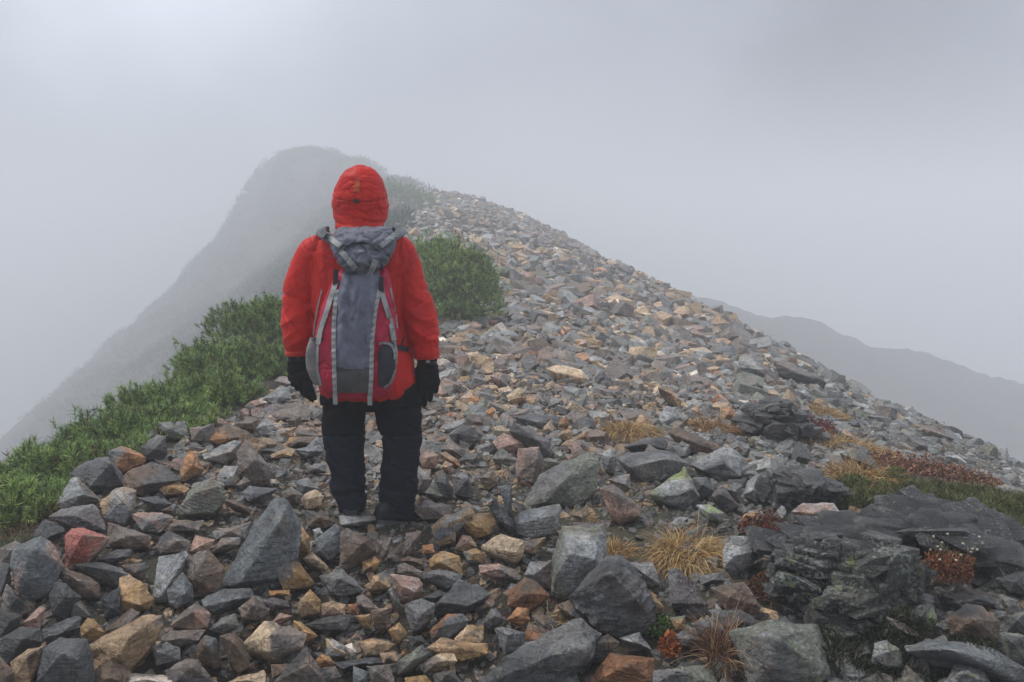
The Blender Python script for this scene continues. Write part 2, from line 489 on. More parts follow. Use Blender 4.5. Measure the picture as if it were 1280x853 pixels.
# tile | colour[+second] | lichen | outline | inner ridge points | label (optional)
HERO = """
A|red+pink|0|350,70 385,35 450,35 580,85 470,210 400,215 385,245 352,240|440,70 380,180|brick-red heart-shaped rock among the dark rocks at lower left
A|blue+pink|.1|60,235 70,150 150,130 220,75 290,140 335,235 280,340 240,385 150,415 95,350|195,290 175,140|large blue-grey and pink rock beside the brick-red rock
A|taupe|.2|0,140 80,100 140,130 70,150 60,220 0,220|60,150|
A|dark|.1|0,215 50,225 60,320 0,390||
A|dark+taupe|.2|35,330 165,465 120,490 40,480 15,400|90,400|
A|dark+brown|.1|0,465 115,500 90,570 0,610|60,520|
A|pink+taupe|.2|115,540 215,450 245,460 210,570 170,560|190,510|
A|brown+dark|.1|10,620 110,560 210,570 225,640 180,680 40,750 0,700|120,620|
A|slate|.1|230,570 330,560 400,500 430,510 420,560 270,645 235,620|330,590|
A|dark|.2|265,390 300,320 350,330 430,400 360,440 350,520 280,480|340,400|
A|grey|.5|360,440 375,405 430,420 480,500 430,510 380,500|410,440|
A|brown+taupe|.4|315,260 350,245 470,290 530,330 530,400 440,400 330,300|420,310|
A|grey+dark|.4|400,225 520,215 640,240 690,280 630,345 560,320 480,265|560,250|
A|tan+ochre|.15|630,440 640,300 690,285 750,320 820,410 790,460 650,470|650,415 745,440|yellowish tan blocky rock under a long grey slab, lower left
A|brown+taupe|.1|560,580 700,460 745,480 730,510 640,560 580,590||
A|ochre+brown|.1|430,560 470,510 500,520 560,590 500,640 435,610|490,560|small ochre rock tucked beside the big flat taupe slab
A|taupe+tan|.1|460,665 760,500 860,500 860,560 770,700 690,790 600,730 500,800|700,600 640,700|big flat taupe slab sloping toward the lower left corner
A|brown|.1|500,800 600,730 690,800 660,853 500,870||
A|slate+dark|.1|200,853 230,680 320,620 460,630 490,700 500,870 320,900|330,700 410,730|large dark slate block at the bottom edge, lower left
A|tan+brown|.2|60,745 150,680 240,660 215,740 160,853 60,870|140,720|
A|taupe+brown|.1|0,720 80,800 60,870 0,880||
A|lgrey|.2|815,400 850,190 990,155 1000,180 960,270 890,360 890,415 820,420|860,390|tall light grey slab standing left of a brown block
A|taupe+brown|.3|580,0 800,75 790,130 700,140 580,115|700,70|
A|slate+purple|.1|510,200 620,150 700,145 690,180 600,215||
A|taupe+dark|.3|870,70 900,45 1010,100 1000,150 860,165 830,130|950,100|
A|ltan+white|.1|665,820 700,805 920,820 910,860 665,860||
A|grey|.1|815,665 890,640 955,670 960,730 835,760|840,690|
A|brown+dark|.2|650,230 780,215 790,240 760,300 700,290||
A|black|.1|540,400 640,350 640,480 560,510||
P|blue+blue|.05|276,734 290,737 297,735 345,722 371,700 374,655 360,630 345,622 318,655 300,690|349,652 300,729|long blue-grey blade-shaped slab tilted up behind the front rocks
B|brown+taupe|.2|150,175 260,155 345,250 310,320 310,380 180,400 130,290|180,300|
B|blue|.1|40,360 120,270 170,330 175,400 90,455 50,430|130,380|
B|slate+blue|.1|220,410 340,360 480,355 500,400 400,440 290,480 240,450|400,410|
B|taupe|.2|420,460 500,395 580,470 540,520 440,510|500,440|
B|ochre+taupe|.2|620,255 700,210 745,220 820,320 800,340 720,310 660,355|710,260|
B|tan+ochre|0|710,-15 740,0 795,80 800,160 760,200 735,170|760,100|narrow upright tan rock leaning on the blue-grey blade slab
B|ltan|0|765,195 810,160 895,235 880,250 800,225|840,200|
B|blue+grey|.1|835,90 930,15 965,30 950,150 910,205 835,160|850,150|
B|lgrey|.1|815,40 850,30 870,60 830,100||
C|brown+taupe|.2|110,60 140,35 270,90 300,160 250,190 150,250 110,230|230,110|
C|blue+grey|.1|0,290 130,250 150,300 230,360 120,400 60,370|100,300|
B|tan+ochre|.1|735,430 800,360 855,420 850,480 760,500 735,480|780,420|
B|pink+tan|.4|850,440 920,420 985,440 985,495 870,495|920,450|
P|slate+dark|.1|379,781 406,772 438,768 447,770 430,787 400,787|420,777|
B|pink+taupe|.3|60,550 110,490 200,425 265,490 250,560 180,570|170,480|
B|taupe|.1|5,610 60,580 240,575 200,630 100,660 10,640|100,620|
B|brown+grey|.3|200,660 240,605 300,620 310,680 330,760 290,775 200,720|250,650|
B|grey+green|.8|270,570 330,510 400,490 415,550 330,590|340,540|
B|brown|.3|320,610 400,585 440,640 480,760 420,800 370,740|390,640|
P|lgrey+grey|.1|424,645 436,649 468,645 470,650 448,657 427,656||thin pale flat stone under the left boot
B|ltan+taupe|.2|445,650 560,530 700,560 780,600 760,660 640,745 480,690|590,690 590,600|large pale tan rock with ridged face near the bottom edge
B|ochre|.2|715,525 760,540 840,605 780,635 720,570||
B|taupe+dark|.1|610,853 740,740 780,660 830,740 900,870 700,890|790,760|
B|ltan|.1|370,853 420,825 550,785 565,800 555,870||
B|ochre+brown|.1|595,760 720,755 700,800 600,830||
B|orange|.1|830,735 865,705 930,745 915,770 850,770|880,735|small orange rock near the bottom edge below the hiker
B|purple+taupe|.1|30,790 150,725 200,740 290,860 60,870|170,770|
B|pink|.1|155,160 190,70 290,95 260,150 200,130||
B|grey+taupe|.2|270,160 330,85 430,80 420,120 330,150|340,120|
B|lgrey+ltan|.2|885,620 950,640 990,700 900,715|930,670|
B|pink+tan|0|600,530 640,485 710,500 640,535||
B|purple|0|550,420 600,400 680,420 690,450 600,465||
B|ochre+orange|0|580,365 690,362 690,385 590,395||
B|taupe+grey|.1|280,50 380,20 480,0 440,80 300,90||
C|taupe|.1|305,100 380,80 370,150 330,200||
C|taupe+ochre|.1|445,170 460,60 540,50 500,120 480,175||
C|orange|0|545,125 600,115 610,160 550,165||
C|blue+tan|.1|605,80 640,0 720,20 720,100 640,125|660,60|
C|pink+tan|.2|720,140 760,70 800,75 835,130 760,155|780,110|
C|green+ochre|.2|765,160 830,140 880,165 860,220 790,210|820,170|
D|ltan+ltan|0|5,130 110,65 230,100 230,170 200,215 100,175 20,145|190,160|bright pale tan rock in the centre foreground
C|tan+ochre|.1|585,200 640,150 740,180 760,280 590,240|640,210|
C|ochre+brown|.1|225,215 290,180 320,210 290,260 235,260||
C|tan+grey|.2|260,365 280,290 350,255 380,300 370,345|300,310|
C|taupe|.1|415,230 450,218 560,270 550,300 420,270||
C|grey+blue|.1|545,270 640,250 760,280 740,320 680,350 560,300|640,280|
C|white+pink|0|375,280 400,278 460,300 520,298 545,330 540,370 480,422 440,415 390,330|440,340 500,370|white and pink heart-shaped stone below the hiker
C|grey+green|.3|365,360 385,348 435,445 415,460 370,380||
C|slate+slate|.1|610,450 740,310 860,350 905,385 780,480 650,490 615,490|640,425 790,445|dark slate triangular rock right of the white stone
C|slate+rust|.1|590,580 680,490 760,490 790,520 690,620 600,630|640,560|
D|taupe+pink|.2|0,230 100,225 190,260 210,310 110,290 0,270|100,250|
C|green+grey|.2|870,540 910,465 940,460 980,520 900,565|930,500|
C|tan+ochre|.1|575,670 650,620 730,650 885,650 890,700 760,735 640,700|740,670|long ochre and tan slab lying below the dark slate triangle
C|ltan+ochre|.1|720,620 790,550 870,555 870,620 850,645 740,640|800,580|
C|ltan+taupe|.1|525,760 620,705 710,700 730,740 640,770 560,800|640,740|
C|green+dark|.1|415,740 540,660 580,700 480,780 420,810||
C|slate|.1|605,810 700,790 770,870 620,870|680,810|
C|ochre|.1|455,830 560,815 610,870 455,870||
C|taupe+grey|.1|250,770 370,760 400,870 280,870|290,790|
C|blue|.1|175,870 180,770 260,800 250,870||
C|taupe+dark|.1|5,780 80,770 110,820 80,870 10,870||
C|orange+ochre|0|0,710 50,715 75,750 0,770||
C|white+lgrey|.1|130,660 170,645 200,700 170,715||
C|brown+pink|.1|275,470 380,455 375,560 320,570 285,550|300,490|
C|taupe|.2|195,400 230,385 310,460 280,490 200,440||
C|ochre+tan|.1|365,580 420,530 465,590 420,640|410,570|
C|ochre+tan|.0|190,500 270,490 275,570 230,550|230,510|
C|rust+orange|0|150,440 200,435 205,490 155,490||
C|tan+taupe|.1|200,640 290,620 400,650 330,700 240,710|300,650|
C|taupe+grey|.4|450,440 545,410 610,440 600,500 540,560 490,590 470,510|540,490|
C|dark|.1|465,610 545,605 560,640 490,660||
C|tan+brown|.1|320,700 400,690 410,740 340,750||
C|dark+slate|.1|555,400 640,360 670,380 620,425||
C|brown|.1|430,205 470,180 540,200 540,225||
C|grey+lgrey|.4|35,680 60,620 130,660 140,710 40,715|80,660|
C|slate|.1|80,750 320,715 330,750 120,780||
D|orange+tan|.0|145,520 200,455 260,460 265,520 220,545|200,500|orange-tan rounded rock left of the rust-coloured hollow
I|lgrey+grey|.2|570,730 600,680 800,645 812,665 790,780 650,825 590,800|590,745 780,700|light grey oblong block in the centre foreground
D|lgrey+green|.7|390,380 400,180 440,35 520,60 560,80 655,15 665,45 620,140 670,225 675,240 450,400|480,165 610,200 400,290|pale pointed rock with a pale spike, centre foreground
D|lgrey+taupe|.3|240,280 270,215 385,205 385,350 320,340|290,280|
D|slate+dark|.6|480,400 670,280 680,190 750,185 860,290 920,440 920,520 880,570 750,605 620,550|850,430 700,270|big dark speckled boulder right of the pale pointed rock
D|brown+tan|.2|760,200 980,450 960,510 920,520 900,420|900,400|
D|grey+slate|.9|20,870 130,720 240,660 370,650 520,530 640,600 580,640 585,720 440,800 420,870|420,700 560,670|long lichen-crusted slab running to the bottom edge at centre
D|brown+rust|.1|160,360 240,295 300,320 370,390 270,465 150,440|250,380|
D|blue+grey|.5|80,570 120,560 240,590 230,660 130,700|150,600|
D|rust+brown|.2|240,600 260,540 400,590 350,650 270,660||
D|grey|.3|800,215 920,215 960,330 910,340||
D|brown+dark|.1|570,650 680,600 740,640 700,730 600,740|650,640|
D|lgrey+grey|.4|740,620 850,590 915,680 800,640||
D|rust+brown|.1|560,870 700,700 920,730 930,870|800,760|wet rust-coloured flat rock at the bottom edge
D|blue|.1|430,870 470,815 540,870||
D|tan+taupe|.1|235,100 350,80 290,165 240,150||
D|brown+grey|.2|280,500 340,495 400,520 390,580 330,585||
D|brown+dark|.1|410,440 500,410 600,560 480,500||
D|purple|.1|500,0 670,10 560,60 500,50||
E|purple+grey|.1|150,255 210,250 260,340 360,440 340,455 170,445|175,430 330,435|
E|taupe+brown|.2|380,350 560,320 640,450 600,490 460,460|480,400|
E|blue|.1|280,540 380,515 450,570 440,630 340,620|370,560|
E|blue+purple|.1|170,620 230,575 340,630 240,660||
E|slate+blue|.1|370,470 510,455 660,540 640,560 440,570||
E|green+grey|1|500,590 720,540 950,555 940,600 800,660 790,700 980,790 900,870 600,870 580,680|720,620 700,760|broad grey-green lichen slab at bottom, under the outcrop
E|grey+lgrey|.3|445,150 480,75 600,80 640,150 600,220 540,260 450,240|500,180 600,160|
E|grey|.2|310,290 440,265 450,310 330,330||
E|grey+green|.7|80,790 400,760 400,870 70,870|200,790|
E|ochre+green|.4|160,510 240,500 240,570 190,570||
P|dark+black|.9|973,700 990,680 1035,664 1050,690 1045,740 1010,770 985,768 980,740|1000,722 1030,690|dark speckled left half of the tall outcrop, lower right
P|green+dark|1|1040,690 1070,680 1107,680 1124,695 1128,740 1112,768 1070,760 1045,740|1070,725 1100,700|lichen-crusted rounded boulder with a green top, lower right
P|green+dark|.9|1030,740 1058,727 1090,740 1103,762 1095,785 1065,790 1035,785|1060,750|
P|black+dark|.7|985,690 1000,674 1060,655 1100,640 1200,634 1225,640 1250,670 1262,692 1240,722 1190,712 1130,690|1020,676 1130,662 1215,662|long black layered slab with white lichen streaks below the heath
F|taupe+grey|.2|370,230 540,300 540,340 460,320 390,280||
F|lime+dark|1|410,490 470,440 530,440 560,520 500,600 430,550|480,500|
F|blue+taupe|.2|290,500 380,540 490,620 450,640 330,560||
F|lgrey+green|1|230,650 290,630 360,680 380,770 280,760 220,720|300,690|
F|brown+dark|.5|610,520 720,440 800,450 890,530 880,620 820,670 640,600|760,520|
F|purple+blue|.3|400,660 520,635 750,650 880,690 1024,780 1040,870 860,760 640,740 410,690|640,680|
F|black+grey|1|610,853 660,770 780,780 860,870 640,890|700,800|
F|purple+dark|.4|600,390 740,370 860,400 880,440 700,430||
F|dark|.6|880,300 1040,260 1060,390 950,370|980,320|
F|lgrey|1|450,400 480,375 540,390 540,430 480,435||
F|dark+green|.5|890,590 1040,600 1060,770 940,720|960,640|
F|green+dark|.6|940,500 1040,470 1060,600 920,600|990,520|
G|lgrey+taupe|.1|300,640 385,500 410,500 530,615 350,665|440,590|light grey triangular rock at the left edge of the rubble
G|slate+grey|.2|375,475 480,395 570,390 660,500 650,535 480,575 440,520 390,490|590,420 480,545|
G|orange+grey|.1|580,360 650,335 700,350 780,390 770,415 650,475 610,440|665,360 670,465|
G|slate+brown|.2|655,525 680,470 800,420 860,435 950,500 940,515 780,550 760,590 680,570|780,535|
G|grey+dark|.1|740,340 840,275 880,280 890,370 850,410 770,390|830,345|
G|grey|.1|845,205 990,200 1010,290 900,290 855,260|900,240|
G|lgrey+tan|.1|530,620 610,560 650,548 725,570 710,680 660,745 560,720|650,620 690,670|
G|pink+grey|.1|700,695 750,685 860,690 930,710 850,790 760,780|800,730|
G|slate|.1|740,610 850,600 920,640 840,670|830,640|
G|ltan+ochre|.1|835,545 940,520 1010,560 980,580 880,590|920,550|
G|purple+grey|.2|265,710 330,670 500,640 540,720 560,780 400,760|400,700|
G|grey|.1|750,270 820,245 850,270 800,310||
G|dark|.1|180,800 240,720 340,770 340,790 280,800 200,853||
H|tan+taupe|.1|0,760 60,720 230,730 200,780 30,785|100,750|
H|grey|.1|135,150 270,180 270,205 160,210||
H|taupe+grey|.1|155,235 285,210 290,230 260,310 170,300|220,240|
H|brown+orange|.1|260,300 280,245 360,215 480,260 450,300 310,320|420,285|
H|blue+lgrey|.05|230,375 400,300 430,310 400,380 350,420 240,400|380,360|pale blue-grey wedge rock left of the hiker's shins
H|orange+tan|.05|105,510 110,450 155,337 190,370 230,460 130,515|175,430|orange-tan pointed pyramid rock at left, near the pine scrub
H|taupe+grey|.2|415,370 460,305 580,440 585,530 480,550 480,470 420,490|510,400|
H|lgrey+tan|.5|305,490 345,440 415,440 410,540 310,540|390,490|
H|taupe+green|.15|90,690 180,540 280,503 340,540 340,620 290,680 120,718|170,590 160,690|big rounded grey-green rock left of the blade slab
H|blue+slate|.05|440,580 480,548 620,560 560,630 470,625|550,590|
H|purple+taupe|.05|540,140 620,100 800,110 805,195 640,195 590,170|680,180|broad dark purplish slab just beneath the left glove
H|pink+white|.1|475,100 540,75 575,100 520,135 480,140|520,110|
H|brown+taupe|.1|400,210 480,180 530,190 510,250 430,230|480,210|
H|lgrey|.2|510,240 560,172 610,220 600,270 540,275|560,220|
H|blue+lgrey|.1|540,80 620,30 690,20 700,80 610,110|640,70|
H|tan+orange|.05|580,280 640,240 730,230 700,280 640,300|660,260|
H|brown+ochre|.05|670,320 690,285 850,280 840,320 700,335|740,310|
H|blue|.05|720,350 850,325 870,360 780,390|800,360|
H|tan|.05|590,380 680,340 720,350 700,385 600,395|650,370|
H|pink+ltan|.1|750,620 770,590 830,560 870,600 850,650 780,665|800,610|pink and tan rock close to the hiker's left ankle
H|grey+taupe|.1|780,440 880,420 890,470 800,465|830,450|
H|slate|.05|500,350 600,340 610,360 520,365||
H|grey+blue|.1|715,520 790,500 850,560 760,585|770,545|
H|brown|.1|340,620 400,620 490,670 480,690 380,660|420,650|
H|brown+green|.1|650,580 700,550 760,590 740,640 660,620|700,590|
H|brown+dark|.1|780,680 870,680 940,740 880,770 790,760|850,710|
H|ltan|0|805,90 850,75 855,130 810,130||
H|tan+grey|.1|410,540 450,495 480,520 440,560||
I|pink+taupe|.05|575,490 590,350 695,338 720,400 720,480 690,540 660,540|688,400 662,530|pinkish brown upright rectangular block near the centre
P|green+grey|.75|655,634 679,595 709,578 740,568 748,580 743,612 722,633 700,634|700,605 682,628|large lichen-speckled boulder right of the upright pinkish block
M|slate+grey|.1|470,600 600,590 720,600 720,640 650,680 560,650|600,630|
I|purple+dark|.1|540,250 570,210 660,235 760,310 760,370 720,400 690,330 600,290|690,300|
I|tan+pink|.1|450,310 510,260 640,310 600,350 560,370 480,350|560,320|
I|green+grey|.1|450,400 495,335 575,410 540,450|530,400|
I|dark+green|.1|215,270 290,220 360,230 380,290 330,335 250,310|260,265|
I|lgrey+green|.1|290,170 330,110 410,110 415,190 330,205|340,160|
I|ltan+orange|0|415,150 450,122 470,140 430,190||
I|grey+taupe|.1|175,350 210,305 300,350 300,395|230,350|
I|pink+tan|.1|60,400 100,355 165,380 150,450 80,440|110,390|
I|tan+orange|.1|170,370 200,362 270,410 275,440 200,410||
I|pink+tan|.1|170,450 200,410 240,430 220,475||
I|lgrey+taupe|.1|55,440 130,510 90,580 50,580|80,510|
I|green+grey|.1|90,580 140,515 185,600 150,610||
I|slate|.1|150,520 200,480 240,560 240,610 190,600|200,530|
I|grey|.1|235,490 310,470 350,570 330,605 250,590|320,510|
I|taupe|.1|15,660 100,620 230,650 220,720 80,720|120,660|
I|lgrey+tan|.1|130,760 200,700 330,660 350,690 260,760 200,853 150,853|220,740|
I|ochre+brown|.1|250,740 350,695 440,690 470,740 430,800 360,820 330,780|340,745 400,780|
I|dark+grey|.1|430,650 470,610 560,730 600,790 570,810 480,730||
I|slate+blue|.1|490,550 550,540 555,680 530,700||
I|taupe+ochre|.2|380,500 450,460 480,530 430,560|430,500|
M|ltan+tan|.05|440,490 500,445 545,460 545,500 490,540 450,520|495,500|
M|tan+orange|0|545,510 600,490 605,550 560,545||
M|ltan+ochre|.05|650,345 710,325 840,350 885,400 850,430 720,420 690,380|700,365 840,395|pale flat slab with an ochre side, middle of the scree
M|lgrey+tan|.05|850,290 920,275 990,310 960,340 870,350|900,320|
M|brown+rust|.1|535,290 560,250 610,255 600,310 555,345|560,300|
M|ltan|.1|160,290 240,260 290,255 270,300 180,310|220,285|
M|taupe|.1|410,240 480,222 570,230 540,290 430,290|480,260|
M|taupe+pink|.1|350,385 420,370 460,450 400,440|400,400|
M|purple+pink|.2|210,140 260,90 310,110 290,180 220,180|250,140|pinkish purple rock at the foot of the round pine bush
M|lgrey+ltan|.1|270,210 360,150 410,150 400,200 310,220|340,190|
M|green+grey|.1|210,340 270,310 270,390 220,385||
M|tan|.05|240,460 330,480 320,510 250,500||
M|orange+ltan|.05|110,500 170,490 160,530 120,530||
M|slate+blue|.05|910,390 950,360 1000,400 960,440 910,430|950,390|
M|lgrey+green|.2|420,630 450,605 470,660 430,680||
M|tan+orange|.05|705,700 770,665 800,690 780,730 710,720|740,690|
M|rust+tan|.05|715,620 760,600 780,640 760,660 720,650||
M|rust+brown|.05|600,120 630,110 650,140 620,155||
J|blue+lgrey|.1|530,160 570,115 620,130 650,180 590,230 530,215|590,185|pale blue-grey rock standing between the two golden grass tufts
J|brown+dark|.3|570,255 630,225 690,290 760,300 850,330 830,355 740,380 690,360|680,300|
J|grey+slate|.5|310,400 350,375 520,355 610,380 680,425 550,520 450,530 370,480|370,445 560,400|large dark grey boulder below the centre grass tuft
J|lgrey+dark|.5|700,430 850,350 900,340 985,400 960,490 830,510 770,470|760,462 880,425|boulder with a pale flat top, right of the dark boulder
J|lime+lgrey|.95|480,590 540,540 660,448 740,600 650,660 600,640|700,560 630,600|triangular rock covered in yellow-green lichen
J|slate|.1|705,500 780,500 820,570 760,610 720,580|760,540|
J|purple+dark|.1|810,600 860,540 960,650 880,680|860,590|
K|lgrey+grey|.4|130,590 150,520 200,487 235,540 225,610 200,640|170,570|oval light grey rock standing upright among dark rocks
J|grey|.5|880,560 930,530 970,540 960,630||
J|lime+lgrey|.8|730,650 790,645 875,690 860,735 790,720|800,690|
J|pink+taupe|.3|215,560 290,540 430,660 420,700 320,745 270,690|290,580 330,700|flat pinkish taupe rock left of the lichen-covered triangle
J|lgrey+blue|.2|215,380 270,340 305,390 290,470 240,470|270,390|
J|tan|.1|160,395 200,400 240,470 220,480||
J|grey+taupe|.3|260,510 370,480 380,560 330,570||
J|taupe+tan|.1|60,700 110,678 150,700 120,725||
J|dark+grey|.2|300,345 450,290 560,275 610,320 580,350|450,320|
J|tan+brown|.1|520,20 570,10 650,90 640,140 600,90|590,50|
J|lgrey|.1|700,60 750,50 770,90 710,100|735,70|
J|taupe|.1|370,60 430,40 440,110 400,120||
J|pink+tan|.1|700,130 740,110 760,160 720,190||
K|slate+grey|.7|105,220 230,100 330,100 350,130 460,180 490,320 350,300 240,250|325,125 330,255|big craggy lichen-grey boulder below the right scree
K|grey+dark|.9|250,480 420,460 560,500 650,560 620,600 350,640 330,680 260,560|350,550 500,540|
K|lgrey+pink|.8|380,680 450,640 600,640 640,700 560,760 440,720|500,690|
K|green+dark|.3|640,370 730,365 800,385 890,510 850,520 790,420 700,400||
K|purple+lgrey|.2|470,440 500,405 530,440 500,480||
K|tan+green|.3|325,80 360,25 420,80 440,140 380,140|370,90|
K|lgrey|.3|410,60 450,25 495,70 460,100|450,60|
K|orange+tan|.1|490,100 520,75 555,90 540,130||
K|tan+orange|.1|0,130 60,120 100,190 0,225|40,160|
K|pink+ltan|.1|650,260 670,240 730,290 720,310||
K|grey+ochre|.7|130,700 200,680 260,740 200,780 100,750|180,720|
K|tan+ochre|.2|870,440 930,380 960,400 900,450||
L|brown+taupe|.2|370,140 500,150 620,230 600,245 440,210|480,180|long flat brown slab among small rocks on the right slope
N|grey+blue|.1|580,260 600,220 720,225 730,290 640,300|640,260|
N|taupe+lgrey|.1|740,285 790,280 920,350 930,440 860,400 740,340|850,350|
P|taupe+dark|.1|965,452 980,450 1012,470 1035,478 1030,487 1000,480 975,468|1000,468|
N|ltan|.1|755,220 830,195 840,235 780,240||
N|tan+ochre|.1|680,180 720,155 760,190 740,220 690,215|720,190|
N|grey+ochre|.1|530,160 610,150 620,190 560,200||
N|ochre+ltan|.1|120,275 200,230 250,250 240,290|190,260|
N|white+blue|.1|145,200 200,175 250,210 180,225||
N|pink+orange|.1|440,370 490,330 520,380 470,395|480,360|
N|blue+slate|.1|580,375 660,320 690,340 690,390 600,400|650,350|
N|grey+blue|.1|310,360 450,290 490,300 400,360||
N|tan+pink|.1|130,150 140,120 200,110 210,150||
N|taupe+tan|.1|280,360 400,370 440,400 300,410||
N|ltan|.1|870,460 930,455 970,490 900,500||
"""

def colv(spec, r, jit=0.12):
    ks = spec.split('+')
    a = np.array(PAL[ks[0]]); b = np.array(PAL[ks[-1]])
    j = 1 + r.uniform(-jit, jit, 2)
    return a * j[0] * 1.3, b * j[1] * 1.3

def finish_rock(bm, seed, size, ca, cb, lich, detail, rough=1.0):
    """dissolve, bevel, subdivide and roughen a convex solid; returns mesh data with Col"""
    bmesh.ops.dissolve_limit(bm, angle_limit=R(9), verts=bm.verts, edges=bm.edges)
    e = [x for x in bm.edges if x.is_manifold]
    bmesh.ops.bevel(bm, geom=e, offset=size * 0.009, offset_type='OFFSET', segments=1, profile=0.5, affect='EDGES', clamp_overlap=True)
    bmesh.ops.triangulate(bm, faces=bm.faces)
    # longest-edge splitting gives an even mesh
    target = size / detail
    for it in range(9):
        long_e = [x for x in bm.edges if x.calc_length() > target]
        if not long_e or len(bm.verts) > 9000: break
        bmesh.ops.subdivide_edges(bm, edges=long_e, cuts=1, use_grid_fill=False)
        bmesh.ops.triangulate(bm, faces=[f for f in bm.faces if len(f.verts) > 3])
    bm.normal_update()
    bm.verts.ensure_lookup_table()
    off = Vector((seed * 3.17, seed * 1.31, seed * 0.73))
    rr = random.Random(int(seed * 977))
    ax = Vector((rr.uniform(-.5, .5), rr.uniform(-.5, .5), 1)).normalized()
    lay = size * rr.uniform(0.07, 0.14)
    nd = [v.normal.copy() for v in bm.verts]
    cols = []
    layer = 0.013 if (rough > 2.5 or rr.random() < .22) else 0.003
    for v, nn in zip(bm.verts, nd):
        p = v.co / size
        big = noise.fractal(p * 1.6 + off, 0.8, 2.0, 3)
        fine = noise.fractal(p * 7.0 + off, 0.7, 2.1, 3)
        chip = noise.noise(p * 3.2 + off * 1.7)
        # layered steps along a bedding direction
        t = v.co.dot(ax) / lay + fine * 0.35
        step = (t - math.floor(t))
        step = -0.5 + (1 if step > 0.5 else 0) * min(1, (step - 0.5) * 6)
        side = 1 - abs(nn.dot(ax))
        vo = noise.voronoi(p * 2.4 + off)[0][0] if rough > 1.4 else 0
        vo2 = noise.voronoi(p * 6.5 + off)[0][0]
        d = size * (rough ** .5 * (big * 0.012 + fine * 0.009 + step * layer * side) + (vo2 - .3) * 0.018 + (rough - 1) * 0.07 * (vo - .35) - max(0, chip - 0.25) * 0.085)
        v.co += nn * d
        m = 0.5 + 0.9 * noise.noise(p * 1.3 + off * 2.3) + 0.35 * (nn.x * math.cos(seed) + nn.y * math.sin(seed)) + fine * 0.12
        m = min(1, max(0, (m - 0.5) * 3.5 + 0.45))
        cols.append((*(ca * (1 - m) + cb * m), lich))
    me = bpy.data.meshes.new('rock')
    for f in bm.faces: f.smooth = True
    bm.to_mesh(me); bm.free()
    a = me.color_attributes.new('Col', 'FLOAT_COLOR', 'POINT')
    a.data.foreach_set('color', np.array(cols, dtype=np.float32).ravel())
    me.set_sharp_from_angle(angle=R(30))
    return me

def craggy(bm, idx, size, mn, ca, cb, lich, layered):
    """fractured bedrock: the solid studded with blocks that share one bedding direction, fused into one mass"""
    r = random.Random(idx * 7 + 1)
    bmesh.ops.triangulate(bm, faces=bm.faces)
    fs = [(f.calc_area(), [v.co.copy() for v in f.verts], f.normal.copy()) for f in bm.faces]
    cen = sum((v.co for v in bm.verts), Vector()) / len(bm.verts)
    for v in bm.verts: v.co = cen + (v.co - cen) * .9
    bed = Euler((r.uniform(-.15, .3), r.uniform(-.12, .28), r.uniform(-.4, .4))).to_matrix()
    n_ = 120 if layered else 110
    ws = [f[0] for f in fs]
    for k in range(n_):
        a, vs_, nn = r.choices(fs, ws)[0]
        u, v = r.random(), r.random()
        if u + v > 1: u, v = 1 - u, 1 - v
        p = vs_[0] + (vs_[1] - vs_[0]) * u + (vs_[2] - vs_[0]) * v
        if layered: sc = Vector((r.uniform(.3, .75), r.uniform(.2, .42), r.uniform(.045, .10))) * mn
        else:
            q = r.uniform(.16, .42) * mn
            sc = Vector((q * r.uniform(.8, 1.5), q * r.uniform(.6, 1.1), q * r.uniform(.3, .7)))
        PV, PF = PBX[r.randrange(len(PBX))]
        rot = bed @ Euler((r.gauss(0, .12), r.gauss(0, .12), r.gauss(0, .5))).to_matrix()
        c = cen + (p - cen) * (1 - .35 * min(1, sc.x / size)) - nn * sc.z * .15
        vv = [bm.verts.new(c + rot @ Vector((q_[0] * 2 * sc.x, q_[1] * 2 * sc.y * 1.2, q_[2] * 2 * sc.z * 1.6))) for q_ in PV]
        for f in PF: bm.faces.new([vv[i] for i in f])
    bmesh.ops.recalc_face_normals(bm, faces=bm.faces)
    for _ in range(2):
        le = [e for e in bm.edges if e.calc_length() > size * .05]
        bmesh.ops.subdivide_edges(bm, edges=le, cuts=1)
        bmesh.ops.triangulate(bm, faces=[f for f in bm.faces if len(f.verts) > 3])
    bm.normal_update()
    off = Vector((idx * 2.1, idx * .7, idx * 1.3)); cols = []
    nd = [v.normal.copy() for v in bm.verts]
    for v, nn in zip(bm.verts, nd):
        p = v.co / max(mn, .1)
        v.co += nn * mn * (noise.fractal(p * 7 + off, .8, 2.1, 3) * .012 + noise.noise(p * 2.5 + off) * .02)
        m = min(1, max(0, .5 + 1.4 * noise.noise(p * 2.2 + off)))
        cols.append((*((ca * (1 - m) + cb * m) * .36), min(1.0, lich * 1.15)))
    me = bpy.data.meshes.new('rock'); bm.to_mesh(me); bm.free()
    for f in me.polygons: f.use_smooth = True
    a = me.color_attributes.new('Col', 'FLOAT_COLOR', 'POINT')
    a.data.foreach_set('color', np.array(cols, dtype=np.float32).ravel())
    me.set_sharp_from_angle(angle=R(35))
    return me

